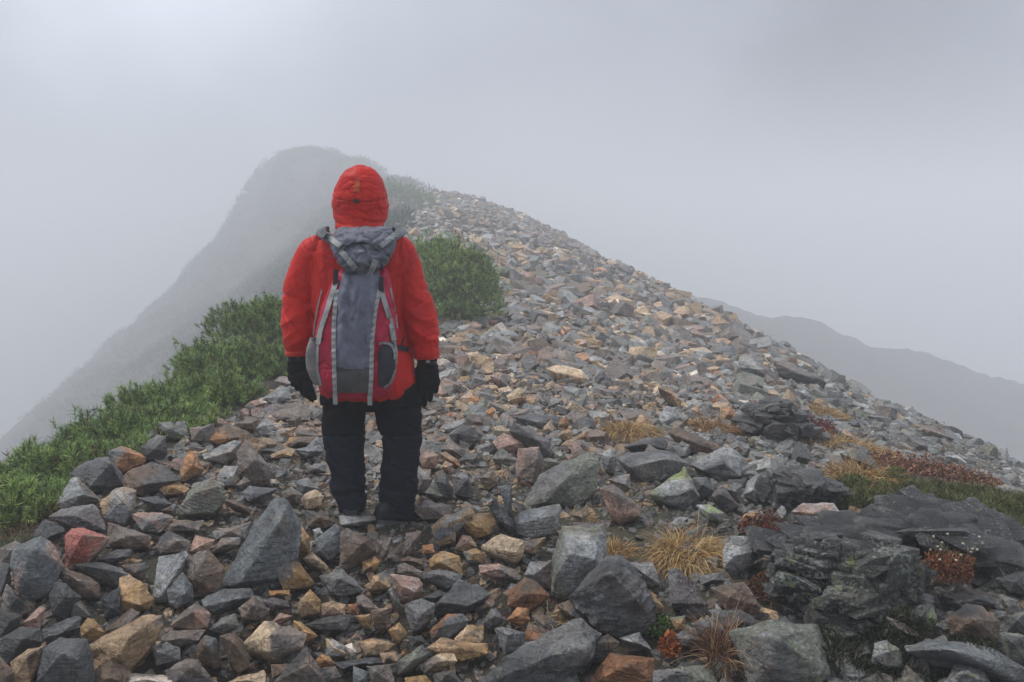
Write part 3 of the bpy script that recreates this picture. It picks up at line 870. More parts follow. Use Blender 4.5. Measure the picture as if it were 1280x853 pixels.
def fuse(bm, voxel, smooth=4):
    """one continuous skin out of overlapping closed solids"""
    bmesh.ops.recalc_face_normals(bm, faces=bm.faces)
    me = bpy.data.meshes.new('tmp'); bm.to_mesh(me); bm.free()
    o = bpy.data.objects.new('tmp', me); C.objects.link(o)
    rm_ = o.modifiers.new('r', 'REMESH'); rm_.mode = 'VOXEL'; rm_.voxel_size = voxel; rm_.use_smooth_shade = True
    if smooth:
        s = o.modifiers.new('s', 'SMOOTH'); s.factor = 0.6; s.iterations = smooth
    dg = bpy.context.evaluated_depsgraph_get()
    out = bpy.data.meshes.new_from_object(o.evaluated_get(dg))
    bpy.data.objects.remove(o); bpy.data.meshes.remove(me)
    return out

# ---- prototype stones: boxes split by random fracture planes
def proto(seed, bevel):
    r = random.Random(seed)
    bm = bmesh.new()
    bmesh.ops.create_cube(bm, size=1.0)
    sx, sy, sz = 1.0, r.uniform(0.55, 0.95), r.uniform(0.28, 0.7)
    for v in bm.verts:
        v.co = Vector((v.co.x * sx + r.uniform(-.1, .1), v.co.y * sy + r.uniform(-.1, .1), v.co.z * sz + r.uniform(-.06, .06)))
    for k in range(r.randint(4, 7)):
        nn = Vector((r.gauss(0, 1), r.gauss(0, 1), r.gauss(0, .7))).normalized()
        ext = max(v.co.dot(nn) for v in bm.verts)
        res = bmesh.ops.bisect_plane(bm, geom=bm.verts[:] + bm.edges[:] + bm.faces[:], plane_co=nn * ext * r.uniform(0.5, 0.85), plane_no=nn, clear_outer=True)
        ed = [e for e in bm.edges if e.is_boundary]
        if ed: bmesh.ops.holes_fill(bm, edges=ed)
    bm2 = bmesh.new()
    for v in bm.verts: bm2.verts.new(v.co)
    bm.free()
    bmesh.ops.convex_hull(bm2, input=bm2.verts)
    bmesh.ops.delete(bm2, geom=[v for v in bm2.verts if not v.link_faces], context='VERTS')
    bmesh.ops.dissolve_limit(bm2, angle_limit=R(8), verts=bm2.verts, edges=bm2.edges)
    if bevel:
        bmesh.ops.bevel(bm2, geom=list(bm2.edges), offset=0.03, segments=1, affect='EDGES', clamp_overlap=True)
    bmesh.ops.triangulate(bm2, faces=bm2.faces)
    bm2.verts.ensure_lookup_table()
    V = np.array([v.co[:] for v in bm2.verts]); Fa = np.array([[v.index for v in f.verts] for f in bm2.faces])
    bm2.free()
    V -= V.mean(0); V /= (np.abs(V).max() * 2)
    return V, Fa
PBX = [proto(s + 300, True) for s in range(20)]

ROCKS = []   # (object, px, py, w, h, colour spec, lichen, given label)
def hero_rock(idx, line):
    til, spec, lich, outl, ridge, lab = line.split('|')
    x0, y0, s = TILE[til]
    pts = [(x0 + float(q.split(',')[0]) / s, y0 + float(q.split(',')[1]) / s) for q in outl.split()]
    rid = [(x0 + float(q.split(',')[0]) / s, y0 + float(q.split(',')[1]) / s) for q in ridge.split()]
    gx_, gy_ = sum(p[0] for p in pts) / len(pts), sum(p[1] for p in pts) / len(pts)
    if gy_ > 560: pts = [(gx_ + (a - gx_) * 1.05, gy_ + (b - gy_) * 1.05) for a, b in pts]
    xs = [p[0] for p in pts]; yy = [p[1] for p in pts]
    w, h = max(xs) - min(xs), max(yy) - min(yy)
    cx, cy, yb, yt = sum(xs) / len(xs), sum(yy) / len(yy), max(yy), min(yy)
    g0 = hit(cx, min(yb - 0.12 * h, 870))
    if g0 is None: return
    d0 = g0.y * 0.975
    k = d0 / F_PX
    size = max(w, h) * k
    mn = min(w, h) * k
    r = np.random.default_rng(idx + 11)
    co = []
    for (a, b) in pts:
        t = (yb - b) / max(h, 1)
        g = hit(a, b)
        dd = min((g.y - d0) if g is not None else 0.5, 0.75 * size) if t > 0.25 else 0
        dd = max(dd, 0) * 0.62 * t + r.uniform(-0.03, 0.03) * size
        co.append(at(a, b, d0 + dd))
    for (a, b) in rid:
        t = (yb - b) / max(h, 1)
        co.append(at(a, b, d0 - mn * r.uniform(0.16, 0.26) + t * 0.12 * mn))
    if not rid:
        co.append(at(cx + r.uniform(-.1, .1) * w, cy + r.uniform(0, .15) * h, d0 - mn * 0.14))
    cc = sum(co, Vector()) / len(co)
    for (a, b) in pts:   # the hidden rear and buried underside
        q = at(cx + (a - cx) * 0.72, cy + (b - cy) * 0.72 + 0.1 * h, d0 + 0.25 * size + 0.45 * mn)
        co.append(q + Vector((0, 0, -0.18 * mn)))
    org = Vector((cc.x, cc.y, min(c.z for c in co)))
    bm = bmesh.new()
    for q in co: bm.verts.new(q - org)
    res = bmesh.ops.convex_hull(bm, input=bm.verts)
    junk = [v for v in bm.verts if not v.link_faces]
    bmesh.ops.delete(bm, geom=junk, context='VERTS')
    ca, cb = colv(spec, r)
    pxs = max(w, h)
    det = 10 if pxs < 22 else 18 if pxs < 40 else 30 if pxs < 70 else 46
    rough = 3.0 if 'layered' in lab else 2.2 if float(lich) >= .85 and pxs > 60 else 1.5 if float(lich) >= .6 else 1.0
    if rough > 1.4: det *= 1.4
    if (float(lich) >= .85 and pxs > 55 and til in 'PK') or 'layered' in lab or 'craggy' in lab or 'half of the tall outcrop' in lab:
        me = craggy(bm, idx, size, mn, ca, cb, float(lich), 'layered' in lab)
    else: me = finish_rock(bm, idx * 1.37 + 0.5, size, ca, cb, float(lich), det, rough)
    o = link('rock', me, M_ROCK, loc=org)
    ROCKS.append((o, cx, cy, w, h, spec, float(lich), lab.strip()))
    return o

HL = [l for l in HERO.strip().splitlines() if l.strip()]
for i, l in enumerate(HL): hero_rock(i, l)

PB = [proto(s, True) for s in range(28)]
PS = [proto(s + 100, False) for s in range(28)]

def rand_rot(n, tilt, r):
    """random yaw with limited tilt, as (n,3,3)"""
    a = r.uniform(0, 2 * np.pi, n); b = r.normal(0, tilt, n); c = r.normal(0, tilt, n)
    ca, sa, cb, sb, cc, sc = np.cos(a), np.sin(a), np.cos(b), np.sin(b), np.cos(c), np.sin(c)
    Z = np.zeros(n); O = np.ones(n)
    Rz = np.stack([ca, -sa, Z, sa, ca, Z, Z, Z, O], -1).reshape(n, 3, 3)
    Rx = np.stack([O, Z, Z, Z, cb, -sb, Z, sb, cb], -1).reshape(n, 3, 3)
    Ry = np.stack([cc, Z, sc, Z, O, Z, -sc, Z, cc], -1).reshape(n, 3, 3)
    return Rx @ Ry @ Rz

WARM = [('tan', 4), ('ltan', 1.4), ('taupe', 8), ('grey', 6), ('lgrey', 3.5), ('ochre', 1.2), ('brown', 3), ('pink', 1.8), ('blue', 2.5), ('slate', 2), ('orange', .3), ('white', .3), ('green', 1.5), ('rust', .2)]
COLD = [('grey', 5), ('dark', 3), ('slate', 4), ('green', 3), ('lgrey', 3), ('taupe', 2), ('blue', 2), ('brown', .7), ('tan', .4)]
def pick(tab, n, r):
    w = np.array([t[1] for t in tab], float); w /= w.sum()
    return r.choice(len(tab), n, p=w)
def is_right(x, y):
    q_ = undd(y); x = x * q_ / np.maximum(y, .5); y = q_
    lim = np.where(y < 4.5, 0.55 + (y - 2.5) * 0.12, 0.8 + 0.50 * (y - 4.5))
    lim = np.where(y > 12, 4.55 + 0.1 * (y - 12), lim)
    return x > lim

def blob_stones(name, n, xy, size, tilt, sink, protos, seed, kind='stuff', squash=1.0):
    r = np.random.default_rng(seed)
    x, y = xy
    z = samp(x, y); nn = samp_n(x, y)
    Rm = rand_rot(n, tilt, r)
    # lean with the slope
    up = nn
    zx = np.stack([np.ones(n), np.zeros(n), -up[:, 0] / np.maximum(up[:, 2], .3)], -1); zx /= np.linalg.norm(zx, axis=1, keepdims=True)
    yx = np.cross(up, zx)
    B = np.stack([zx, yx, up], -1)
    Rm = B @ Rm
    sc = np.stack([size, size * r.uniform(.75, 1.15, n), size * r.uniform(.7, 1.2, n) * squash], -1)
    rt = is_right(x + r.normal(0, .25, n), y)
    ci = np.where(rt, 0, 0)
    wc = np.array([PAL[t[0]] for t in WARM]); cc_ = np.array([PAL[t[0]] for t in COLD])
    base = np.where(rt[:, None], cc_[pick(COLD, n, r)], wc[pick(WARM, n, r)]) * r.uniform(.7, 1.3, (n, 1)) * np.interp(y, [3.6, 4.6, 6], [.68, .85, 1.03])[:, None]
    lich = np.where(rt, r.uniform(.3, 1.0, n), r.uniform(0, .25, n))
    pi = r.integers(0, len(protos), n)
    Vs, Fs, Cs, off = [], [], [], 0
    for k, (PV, PF) in enumerate(protos):
        idx = np.nonzero(pi == k)[0]
        if len(idx) == 0: continue
        v = PV[None] * sc[idx][:, None]
        v = np.einsum('nij,nkj->nki', Rm[idx], v)
        pos = np.stack([x[idx], y[idx], z[idx] + size[idx] * sink[idx]], -1)
        v = v + pos[:, None]
        m = len(PV)
        Vs.append(v.reshape(-1, 3))
        f = PF[None] + (np.arange(len(idx)) * m)[:, None, None] + off
        Fs.append(f.reshape(-1, 3)); off += len(idx) * m
        c = np.concatenate([base[idx], lich[idx][:, None]], 1)
        Cs.append(np.repeat(c, m, 0))
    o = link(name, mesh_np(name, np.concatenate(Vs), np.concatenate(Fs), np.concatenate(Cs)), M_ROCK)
    tag(o, kind=kind)
    return o

def soil_mask(x, y):
    """bare earth and plants among the stones (few stones here), world coordinates"""
    m = np.zeros(len(x), bool)
    for (a, b, rx, ry) in SOIL: m |= ((x - a) / rx) ** 2 + ((y - b) / ry) ** 2 < 1
    return m
def spx(px, py, rx, ry):
    g = hit(px, py); return (g.x, g.y, rx, ry)
SOIL = [spx(790, 690, .28, .32), spx(890, 690, .30, .22), spx(900, 760, .2, .12), spx(750, 800, .25, .14), spx(950, 740, .12, .2),
        spx(1120, 615, .75, .6), spx(1230, 640, .9, .7), spx(30, 660, .5, .35)]

FOOTX, FOOTY = at(468, 652, 3.9).x, 3.9
def scatter(n, y0, y1, k, r, pw=1.0, xl=-1.0, xr=1.0):
    """positions between two distances over a fan in front of the camera"""
    y = y0 + (y1 - y0) * r.uniform(0, 1, n) ** pw
    x = r.uniform(xl, xr, n) * k * (y + 1.5)
    return x, y

def keep_land(x, y):
    """where stones lie: the ridge top and its right flank; the left flank carries scrub"""
    z = samp(x, y)
    q_ = undd(y); x = x * q_ / np.maximum(y, .5); y = q_
    left = np.interp(y, [2, 3.9, 5.3, 6.2, 8, 10, 14, 20, 26, 34], [-2.9, -2.25, -2.05, -1.85, -1.7, -2.0, -2.4, -3.3, -4.6, -6.5])
    return (x > left) & (z > -16)

r_ = np.random.default_rng(5)
def field(name, n, y0, y1, k, smin, smax, tilt, protos, seed, sinkr=(-.05, .25), pw=1.0, thin_soil=True, right_scale=1.0, xr=1.0, xl=-1.0):
    x, y = scatter(n, y0, y1, k, r_, pw, xl, xr)
    m = keep_land(x, y)
    if smax > .1: m &= ~((np.abs(x - FOOTX) < .26) & (y > FOOTY - .25) & (y < FOOTY + .5))
    if thin_soil: m &= ~(soil_mask(x, y) & (r_.uniform(0, 1, n) < .85))
    x, y = x[m], y[m]; n2 = len(x)
    s = smin * (smax / smin) ** (r_.uniform(0, 1, n2) ** 1.6)
    s = np.where(is_right(x, y), s * right_scale, s)
    return blob_stones(name, n2, (x, y), s, tilt, r_.uniform(*sinkr, n2), protos, seed)

field('small_stones', 17000, 1.3, 4.7, 0.62, .028, .07, .5, PS, 1, (-.3, .12))
field('small_stones', 4200, 1.3, 4.9, 0.62, .08, .15, .55, PB, 2, (-.62, -.22))
field('scree', 15000, 4.5, 9.0, 0.62, .04, .13, .42, PS, 3, (-.25, .2))
field('scree', 2400, 4.8, 9.5, 0.62, .11, .2, .38, PB, 4, (-.1, .25), right_scale=.9)
field('scree', 13000, 8.5, 18, 0.58, .08, .25, .36, PS, 5, (-.15, .3), right_scale=.8)
field('scree', 2600, 8.5, 18, 0.58, .2, .42, .32, PB, 6, (-.05, .25), right_scale=.7)
field('scree', 21000, 17, 85, 0.5, .2, .62, .33, PS, 7, (-.15, .3), pw=1.25)
field('small_stones', 1500, 1.2, 3.9, 0.62, .06, .17, .6, PB, 8, (-.5, .1), xl=.25, thin_soil=False)

# ---- medium stones further up the path, each a thing of its own
def medium_rock(i, px, py, wpx, spec, lich, bury=0.12):
    g = hit(px, py)
    if g is None: return
    r = random.Random(i * 31 + 5)
    size = wpx * g.y / F_PX
    V, Fa = proto(1000 + i, False)
    bm = bmesh.new()
    rot = Euler((r.gauss(0, .3), r.gauss(0, .3), r.uniform(0, 6.28))).to_matrix()
    sc = Vector((1, r.uniform(.7, 1), r.uniform(.6, 1.0)))
    for v in V: bm.verts.new(rot @ Vector((v[0] * sc.x, v[1] * sc.y, v[2] * sc.z)) * size)
    bmesh.ops.convex_hull(bm, input=bm.verts)
    bmesh.ops.delete(bm, geom=[v for v in bm.verts if not v.link_faces], context='VERTS')
    mz = min(v.co.z for v in bm.verts)
    for v in bm.verts: v.co.z -= mz + size * bury
    ca, cb = colv(spec, np.random.default_rng(i))
    me = finish_rock(bm, i * 0.77 + 400, size, ca, cb, lich, 12 if wpx < 30 else 18)
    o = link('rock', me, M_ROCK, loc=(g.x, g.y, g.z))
    zs = [v.co.z for v in me.vertices]
    ROCKS.append((o, px, py - 0.2 * wpx, wpx, wpx * .6, spec, lich, ''))
    return o
rm = random.Random(3)
cand = []
tries = 0
need = 300 - len(ROCKS)
wk = [t[0] for t in WARM]; ww = [t[1] for t in WARM]; ck = [t[0] for t in COLD]; cw = [t[1] for t in COLD]
while len(cand) < need and tries < 20000:
    tries += 1
    d = rm.uniform(5.5, 15)
    x = rm.uniform(-1.6, 7.0) if d > 8 else rm.uniform(-1.4, 4)
    z = float(samp(np.array([x]), np.array([d]))[0])
    px, py = to_px((x, d, z))
    if not (0 < px < 1270) or py < 330: continue
    if 395 < px < 548 and py < 660: continue
    wpx = rm.uniform(.18, .30) * F_PX / d
    if d < 8.5 and px < 620 and py > 470: continue
    if soil_mask(np.array([x]), np.array([d]))[0]: continue
    if px < 640 and py < 425: continue
    if any(abs(px - c[0]) < (wpx + c[2]) * .55 and abs(py - c[1]) < (wpx + c[2]) * .3 for c in cand): continue
    if any(abs(px - q[1]) < (wpx + q[3]) * .5 and abs(py - q[2]) < (wpx * .6 + q[4]) * .55 for q in ROCKS[:len(HL)]): continue
    g = hit(px, py)
    if g is None or abs(g.y - d) > 1: continue
    rt = bool(is_right(np.array([x]), np.array([d]))[0])
    a = rm.choices(ck, cw)[0] if rt else rm.choices(wk, ww)[0]
    b = rm.choice([a, 'taupe', 'grey'])
    cand.append((px, py, wpx, a + '+' + b, rm.uniform(.4, .9) if rt else .1))
for i, c in enumerate(cand): medium_rock(i, *c)

# ------------------------------------------------------------ hiker
YT = 3.95
def bm_tube(bm, pts, radii, seg=20, ry=None, exp=2.0, sub=6):
    """closed loft along a smoothed polyline, cross sections perpendicular to it"""
    pts = [Vector(p) for p in pts]
    ry = ry or radii
    P_, A_, B_ = [], [], []
    m = len(pts)
    for i in range(m - 1):
        p0, p1, p2, p3 = pts[max(i - 1, 0)], pts[i], pts[i + 1], pts[min(i + 2, m - 1)]
        for k in range(sub):
            t = k / sub
            P_.append(0.5 * ((2 * p1) + (p2 - p0) * t + (2 * p0 - 5 * p1 + 4 * p2 - p3) * t * t + (3 * p1 - p0 - 3 * p2 + p3) * t ** 3))
            s = t * t * (3 - 2 * t)
            A_.append(radii[i] * (1 - s) + radii[i + 1] * s); B_.append(ry[i] * (1 - s) + ry[i + 1] * s)
    P_.append(pts[-1]); A_.append(radii[-1]); B_.append(ry[-1])
    rings = []
    side = None
    for i, p in enumerate(P_):
        d = (P_[min(i + 1, len(P_) - 1)] - P_[max(i - 1, 0)]).normalized()
        if side is None:
            side = Vector((1, 0, 0)) if abs(d.x) < 0.8 else Vector((0, 0, 1))
        side = (side - d * side.dot(d)).normalized()
        up = d.cross(side)
        ring = []
        for j in range(seg):
            a = 2 * math.pi * j / seg; c, s = math.cos(a), math.sin(a)
            c = math.copysign(abs(c) ** (2 / exp), c); s = math.copysign(abs(s) ** (2 / exp), s)
            ring.append(bm.verts.new(p + side * (A_[i] * c) + up * (B_[i] * s)))
        rings.append(ring)
    for r0, r1 in zip(rings, rings[1:]):
        for j in range(seg):
            bm.faces.new((r0[j], r0[(j + 1) % seg], r1[(j + 1) % seg], r1[j]))
    bm.faces.new(rings[0][::-1]); bm.faces.new(rings[-1])

def bm_rings(bm, rows, seg=40, exp=2.4, sub=4):
    """closed loft of level rings; rows = (centre, half width, half depth)"""
    R_ = []
    for (c0, a0, b0), (c1, a1, b1) in zip(rows, rows[1:]):
        for k in range(sub):
            t = k / sub
            R_.append((Vector(c0).lerp(Vector(c1), t), a0 + (a1 - a0) * t, b0 + (b1 - b0) * t))
    c, a, b = rows[-1]; R_.append((Vector(c), a, b))
    rings = []
    for c, a, b in R_:
        ring = []
        for j in range(seg):
            t = 2 * math.pi * j / seg; x, y = math.cos(t), math.sin(t)
            x = math.copysign(abs(x) ** (2 / exp), x); y = math.copysign(abs(y) ** (2 / exp), y)
            ring.append(bm.verts.new(c + Vector((a * x, b * y, 0))))
        rings.append(ring)
    for r0, r1 in zip(rings, rings[1:]):
        for j in range(seg):
            bm.faces.new((r0[j], r0[(j + 1) % seg], r1[(j + 1) % seg], r1[j]))
    bm.faces.new(rings[0][::-1]); bm.faces.new(rings[-1])

def bm_ball(bm, c, r, rot=None):
    m = Matrix.Translation(c) @ (rot or Matrix.Identity(4)) @ Matrix.Diagonal((*r, 1))
    bmesh.ops.create_uvsphere(bm, u_segments=24, v_segments=16, radius=1.0, matrix=m)

def displace(me, fn):
    """move vertices along their normals by fn(co, normal)"""
    me.update()
    n_ = [v.normal.copy() for v in me.vertices]
    for v, q in zip(me.vertices, n_):
        v.co += q * fn(v.co, q)
    me.update()

def ridged(p, s, seed):
    q = Vector((p[0] * s[0] + seed, p[1] * s[1], p[2] * s[2]))
    return 1 - 2.2 * abs(noise.noise(q)) - 0.35 * abs(noise.noise(q * 2.3))

def zrow(py, pl, pr, hd, y):
    a, b = at(pl, py, y), at(pr, py, y)
    return ((a + b) / 2, (b - a).length / 2, hd)

def crease(p, sc, seed, w=.10):
    """thin valleys where a warped noise crosses zero, like crumpled shell fabric"""
    q = Vector((p[0] * sc[0] + seed, p[1] * sc[1], p[2] * sc[2]))
    q += 0.35 * noise.noise_vector(q * 1.3)
    a = noise.noise(q); b = noise.noise(q * 1.9 + Vector((5, 2, 7)))
    return -math.exp(-(a / w) ** 2) - .55 * math.exp(-(b / w) ** 2) + .8 * abs(a)

M_RED = cloth_material('red_shell_fabric', (0.56, 0.019, 0.012), 0.5, spec=0.2, var=0.2)
M_RED2 = cloth_material('darker_red_fabric', (0.50, 0.028, 0.018), 0.5, var=0.18)
M_CRIMSON = cloth_material('crimson_pack_fabric', (0.42, 0.012, 0.045), 0.5, var=0.2)
M_PACKGREY = cloth_material('grey_pack_fabric', (0.15, 0.155, 0.20), 0.6, weave=1500, var=0.22)
M_LIDGREY = cloth_material('grey_lid_fabric', (0.14, 0.145, 0.175), 0.65, weave=1500, var=0.28)
M_BASE = cloth_material('worn_base_fabric', (0.075, 0.072, 0.070), 0.7, var=0.25)
M_STRAP = cloth_material('pale_webbing', (0.33, 0.345, 0.33), 0.7, weave=2500, var=0.15)
M_MESH = cloth_material('grey_mesh_fabric', (0.22, 0.21, 0.205), 0.7, weave=700, bumpd=0.002, var=0.2)
M_DARKMESH = cloth_material('dark_mesh_fabric', (0.035, 0.035, 0.042), 0.7, weave=700, bumpd=0.002, var=0.2)
M_BLACK = plain_material('black_plastic', (0.012, 0.012, 0.013), 0.4)
M_ORANGE = cloth_material('orange_tape', (0.50, 0.09, 0.02), 0.6, var=0.1)
M_TROUSER = cloth_material('black_trouser_fabric', (0.008, 0.0075, 0.0105), 0.8, spec=0.12, var=0.3)
M_TROUSER2 = cloth_material('navy_trouser_fabric', (0.010, 0.014, 0.022), 0.75, spec=0.12, var=0.3)
M_GLOVE = cloth_material('black_glove_fabric', (0.008, 0.008, 0.010), 0.7, spec=0.2, var=0.3)
M_BOOT = cloth_material('black_boot_leather', (0.024, 0.024, 0.028), 0.42, weave=300, var=0.3)
M_SOLE = plain_material('grey_rubber', (0.10, 0.10, 0.10), 0.8)
M_SKIN = plain_material('skin', (0.42, 0.24, 0.17), 0.55)
M_HAIR = plain_material('dark_hair', (0.015, 0.011, 0.009), 0.6)

FOOT = Vector((at(465, 652, 3.92).x, 3.92, at(465, 652, 3.92).z))
person_loc = FOOT.copy()

def rebase(me, loc):
    me.transform(Matrix.Translation(-Vector(loc))); return me

# joints
HEAD = at(451, 250, YT + .02)
L_SH, R_SH = at(394, 320, YT), at(500, 320, YT)
L_EL, R_EL = at(372, 385, YT + .0), at(520, 383, YT + .0)
L_WR, R_WR = at(372, 446, YT - .02), at(534, 450, YT - .02)

def hand_parts(bm, wrist, fwd, thumb, palm, r, s=1.0):
    """palm and five bent fingers; fwd = towards fingertips, palm = direction the fingers curl"""
    fwd = fwd.normalized(); thumb = (thumb - fwd * thumb.dot(fwd)).normalized(); palm = fwd.cross(thumb).normalized() * (1 if fwd.cross(thumb).dot(palm) > 0 else -1)
    W_ = lambda a, b, c: wrist + fwd * (a * s) + thumb * (b * s) + palm * (c * s)
    bm_tube(bm, [W_(-.03, 0, 0), W_(.0, 0, 0), W_(.03, 0, 0), W_(.065, 0, .004), W_(.095, -.001, .012)],
            [.033 * s, .034 * s, .040 * s, .044 * s, .041 * s], ry=[.027 * s, .026 * s, .022 * s, .021 * s, .017 * s], sub=4)
    for i, (b, ln) in enumerate(((.031, .070), (.0105, .079), (-.0105, .073), (-.030, .057))):
        a0 = .088 - abs(i - 1.2) * .004
        curl = .15 + .09 * i
        p = W_(a0 - .02, b * .95, .008); q = p; pts = [p]; ang = curl * .5
        for j, f in enumerate((.44 + .25, .32, .26)):
            L = ln * f * s
            q = q + (fwd * math.cos(ang) + palm * math.sin(ang)) * L + thumb * (b * .06 * s)
            pts.append(q); ang += curl * 1.25
        bm_tube(bm, pts, [r * 1.05, r * 1.05, r, r * .82], seg=12, sub=4)
        bm_ball(bm, pts[-1], (r * .82,) * 3)
    # thumb leaves the side of the palm near its base
    pts = [W_(.018, .022, .008), W_(.044, .052, .014), W_(.070, .068, .020), W_(.094, .072, .028)]
    bm_tube(bm, pts, [r * 1.3, r * 1.2, r * 1.1, r * .9], seg=12, sub=4)
    bm_ball(bm, pts[-1], (r * .9,) * 3)

# body : one continuous figure
bm = bmesh.new()
bm_ball(bm, HEAD, (.076, .098, .116))
bm_ball(bm, HEAD + Vector((0, .035, -.045)), (.058, .062, .070))          # jaw
bm_ball(bm, HEAD + Vector((0, .100, -.018)), (.013, .018, .024))          # nose
bm_ball(bm, HEAD + Vector((0, .087, .022)), (.052, .014, .010))           # brow
bm_ball(bm, HEAD + Vector((0, .094, -.062)), (.024, .010, .007))          # lips
for s_ in (-1, 1):
    bm_ball(bm, HEAD + Vector((s_ * .077, .005, -.012)), (.010, .022, .034))  # ears
    bm_ball(bm, HEAD + Vector((s_ * .030, .085, .004)), (.012, .009, .008))   # eyes
bm_tube(bm, [HEAD + Vector((0, .0, -.07)), at(452, 285, YT), at(452, 298, YT)], [.058, .060, .075])
bm_rings(bm, [zrow(295, 430, 474, .07, YT), zrow(306, 404, 498, .09, YT), zrow(325, 396, 506, .11, YT), zrow(370, 402, 500, .115, YT),
              zrow(420, 408, 500, .105, YT), zrow(470, 412, 508, .12, YT), zrow(500, 414, 510, .12, YT)])
for sh, el, wr in ((L_SH, L_EL, L_WR), (R_SH, R_EL, R_WR)):
    bm_tube(bm, [sh, sh.lerp(el, .5), el, el.lerp(wr, .5), wr], [.056, .05, .043, .040, .029])
LEG = {'l': [(432, 500), (430, 545), (432, 570), (434, 605), (438, 636)], 'r': [(492, 500), (502, 545), (500, 570), (499, 603), (496, 634)]}
for k in 'lr':
    bm_tube(bm, [at(a, b, YT) for a, b in LEG[k]], [.088, .072, .056, .052, .042])
    a, b = LEG[k][-1]
    bm_tube(bm, [at(a, b, YT), at(a, b + 6, YT - .01), at(a + (2 if k == 'l' else 12), b + 12, YT + .03)], [.042, .045, .035])
hand_parts(bm, L_WR + Vector((0, 0, -.005)), Vector((.06, .05, -1)), Vector((1, -.3, 0)), Vector((0, 1, 0)), .0085, .98)
hand_parts(bm, R_WR + Vector((0, 0, -.005)), Vector((.04, .05, -1)), Vector((-1, -.3, 0)), Vector((0, 1, 0)), .0085, .98)
person = link('person', rebase(fuse(bm, .006, 2), person_loc), M_SKIN, loc=person_loc)
tag(person, 'hiker seen from behind in red hooded jacket, dark trousers and black gloves', 'person')
def child(name, me, mats, parent=person):
    # parts are built in place; parents carry only a translation
    base = Vector(parent.matrix_world.translation) if parent is not person else person_loc
    return link(name, rebase(me, person_loc), mats, parent)
bm = bmesh.new(); bm_ball(bm, HEAD + Vector((0, -.012, .012)), (.082, .100, .116))
me = fuse(bm, .01, 0)
hair = child('hair', me, M_HAIR)

# jacket
bm = bmesh.new()
bm_rings(bm, [zrow(289, 430, 474, .075, YT), zrow(296, 412, 492, .10, YT), zrow(303, 399, 505, .118, YT), zrow(318, 387, 514, .132, YT), zrow(350, 388, 512, .140, YT),
              zrow(390, 391, 508, .145, YT), zrow(420, 393, 510, .152, YT), zrow(450, 396, 517, .160, YT), zrow(475, 400, 519.5, .165, YT),
              zrow(487, 404, 517, .166, YT), zrow(493, 410, 511, .160, YT)], exp=2.3)
bm_tube(bm, [at(404, 310, YT), at(393, 318, YT), at(381, 346, YT), at(372, 382, YT - .01), at(371.5, 412, YT - .02), at(371.5, 441, YT - .02)],
        [.07, .084, .084, .083, .078, .058])
bm_tube(bm, [at(490, 310, YT), at(499, 318, YT), at(509, 346, YT), at(518.5, 382, YT - .01), at(526, 408, YT - .02), at(534, 445, YT - .02)],
        [.07, .084, .084, .083, .077, .059])
jm = fuse(bm, .0055, 6)
def jfold(p, n_):
    px, py = to_px(p)
    arm = max(0, min(1, (abs(px - 453) - 50) / 14))
    c = noise.noise(Vector((p.x * 5, p.y * 5, p.z * 3))) * .010
    sl = (5, 7, 11)
    q = Vector((p.x, p.y, p.z + (p.x - person_loc.x) * (0.5 if px > 453 else -0.5)))
    f = ridged(q, sl, 3.0 if px < 453 else 9.0)
    elbow = math.exp(-((py - 392) / 34) ** 2)
    cuff = math.exp(-((py - 432) / 12) ** 2)
    out = arm * (.003 + .010 * elbow + .004 * cuff) * f + c * (0.6 + 0.4 * arm)
    # drape over the small of the back and hem
    hem = max(0, (py - 440) / 50)
    out += (1 - arm) * (.009 * ridged(p, (13, 13, 4), 5.0) * (0.5 + hem))
    out += crease((p.x, p.y, p.z - abs(p.x - person_loc.x) * .6), (5, 5, 6), 2.0, .07) * (.0055 + .001 * arm)
    # shoulder seam line
    sd = abs((px - 453) - math.copysign(48 - (py - 300) * .10, px - 453))
    if py < 400 and sd < 1.6: out -= .003
    return out
displace(jm, jfold)
jacket = child('jacket', jm, M_RED)
# cuff bands
for (cx_, cy_, lab) in ((371.5, 443, ''), (534.3, 447, '')):
    bm = bmesh.new()
    bm_tube(bm, [at(cx_, cy_ - 5, YT - .02), at(cx_ + .3, cy_ + 1.5, YT - .02)], [.0605, .060], seg=40, sub=3)
    child('cuff', fuse(bm, .005, 1), M_RED2)

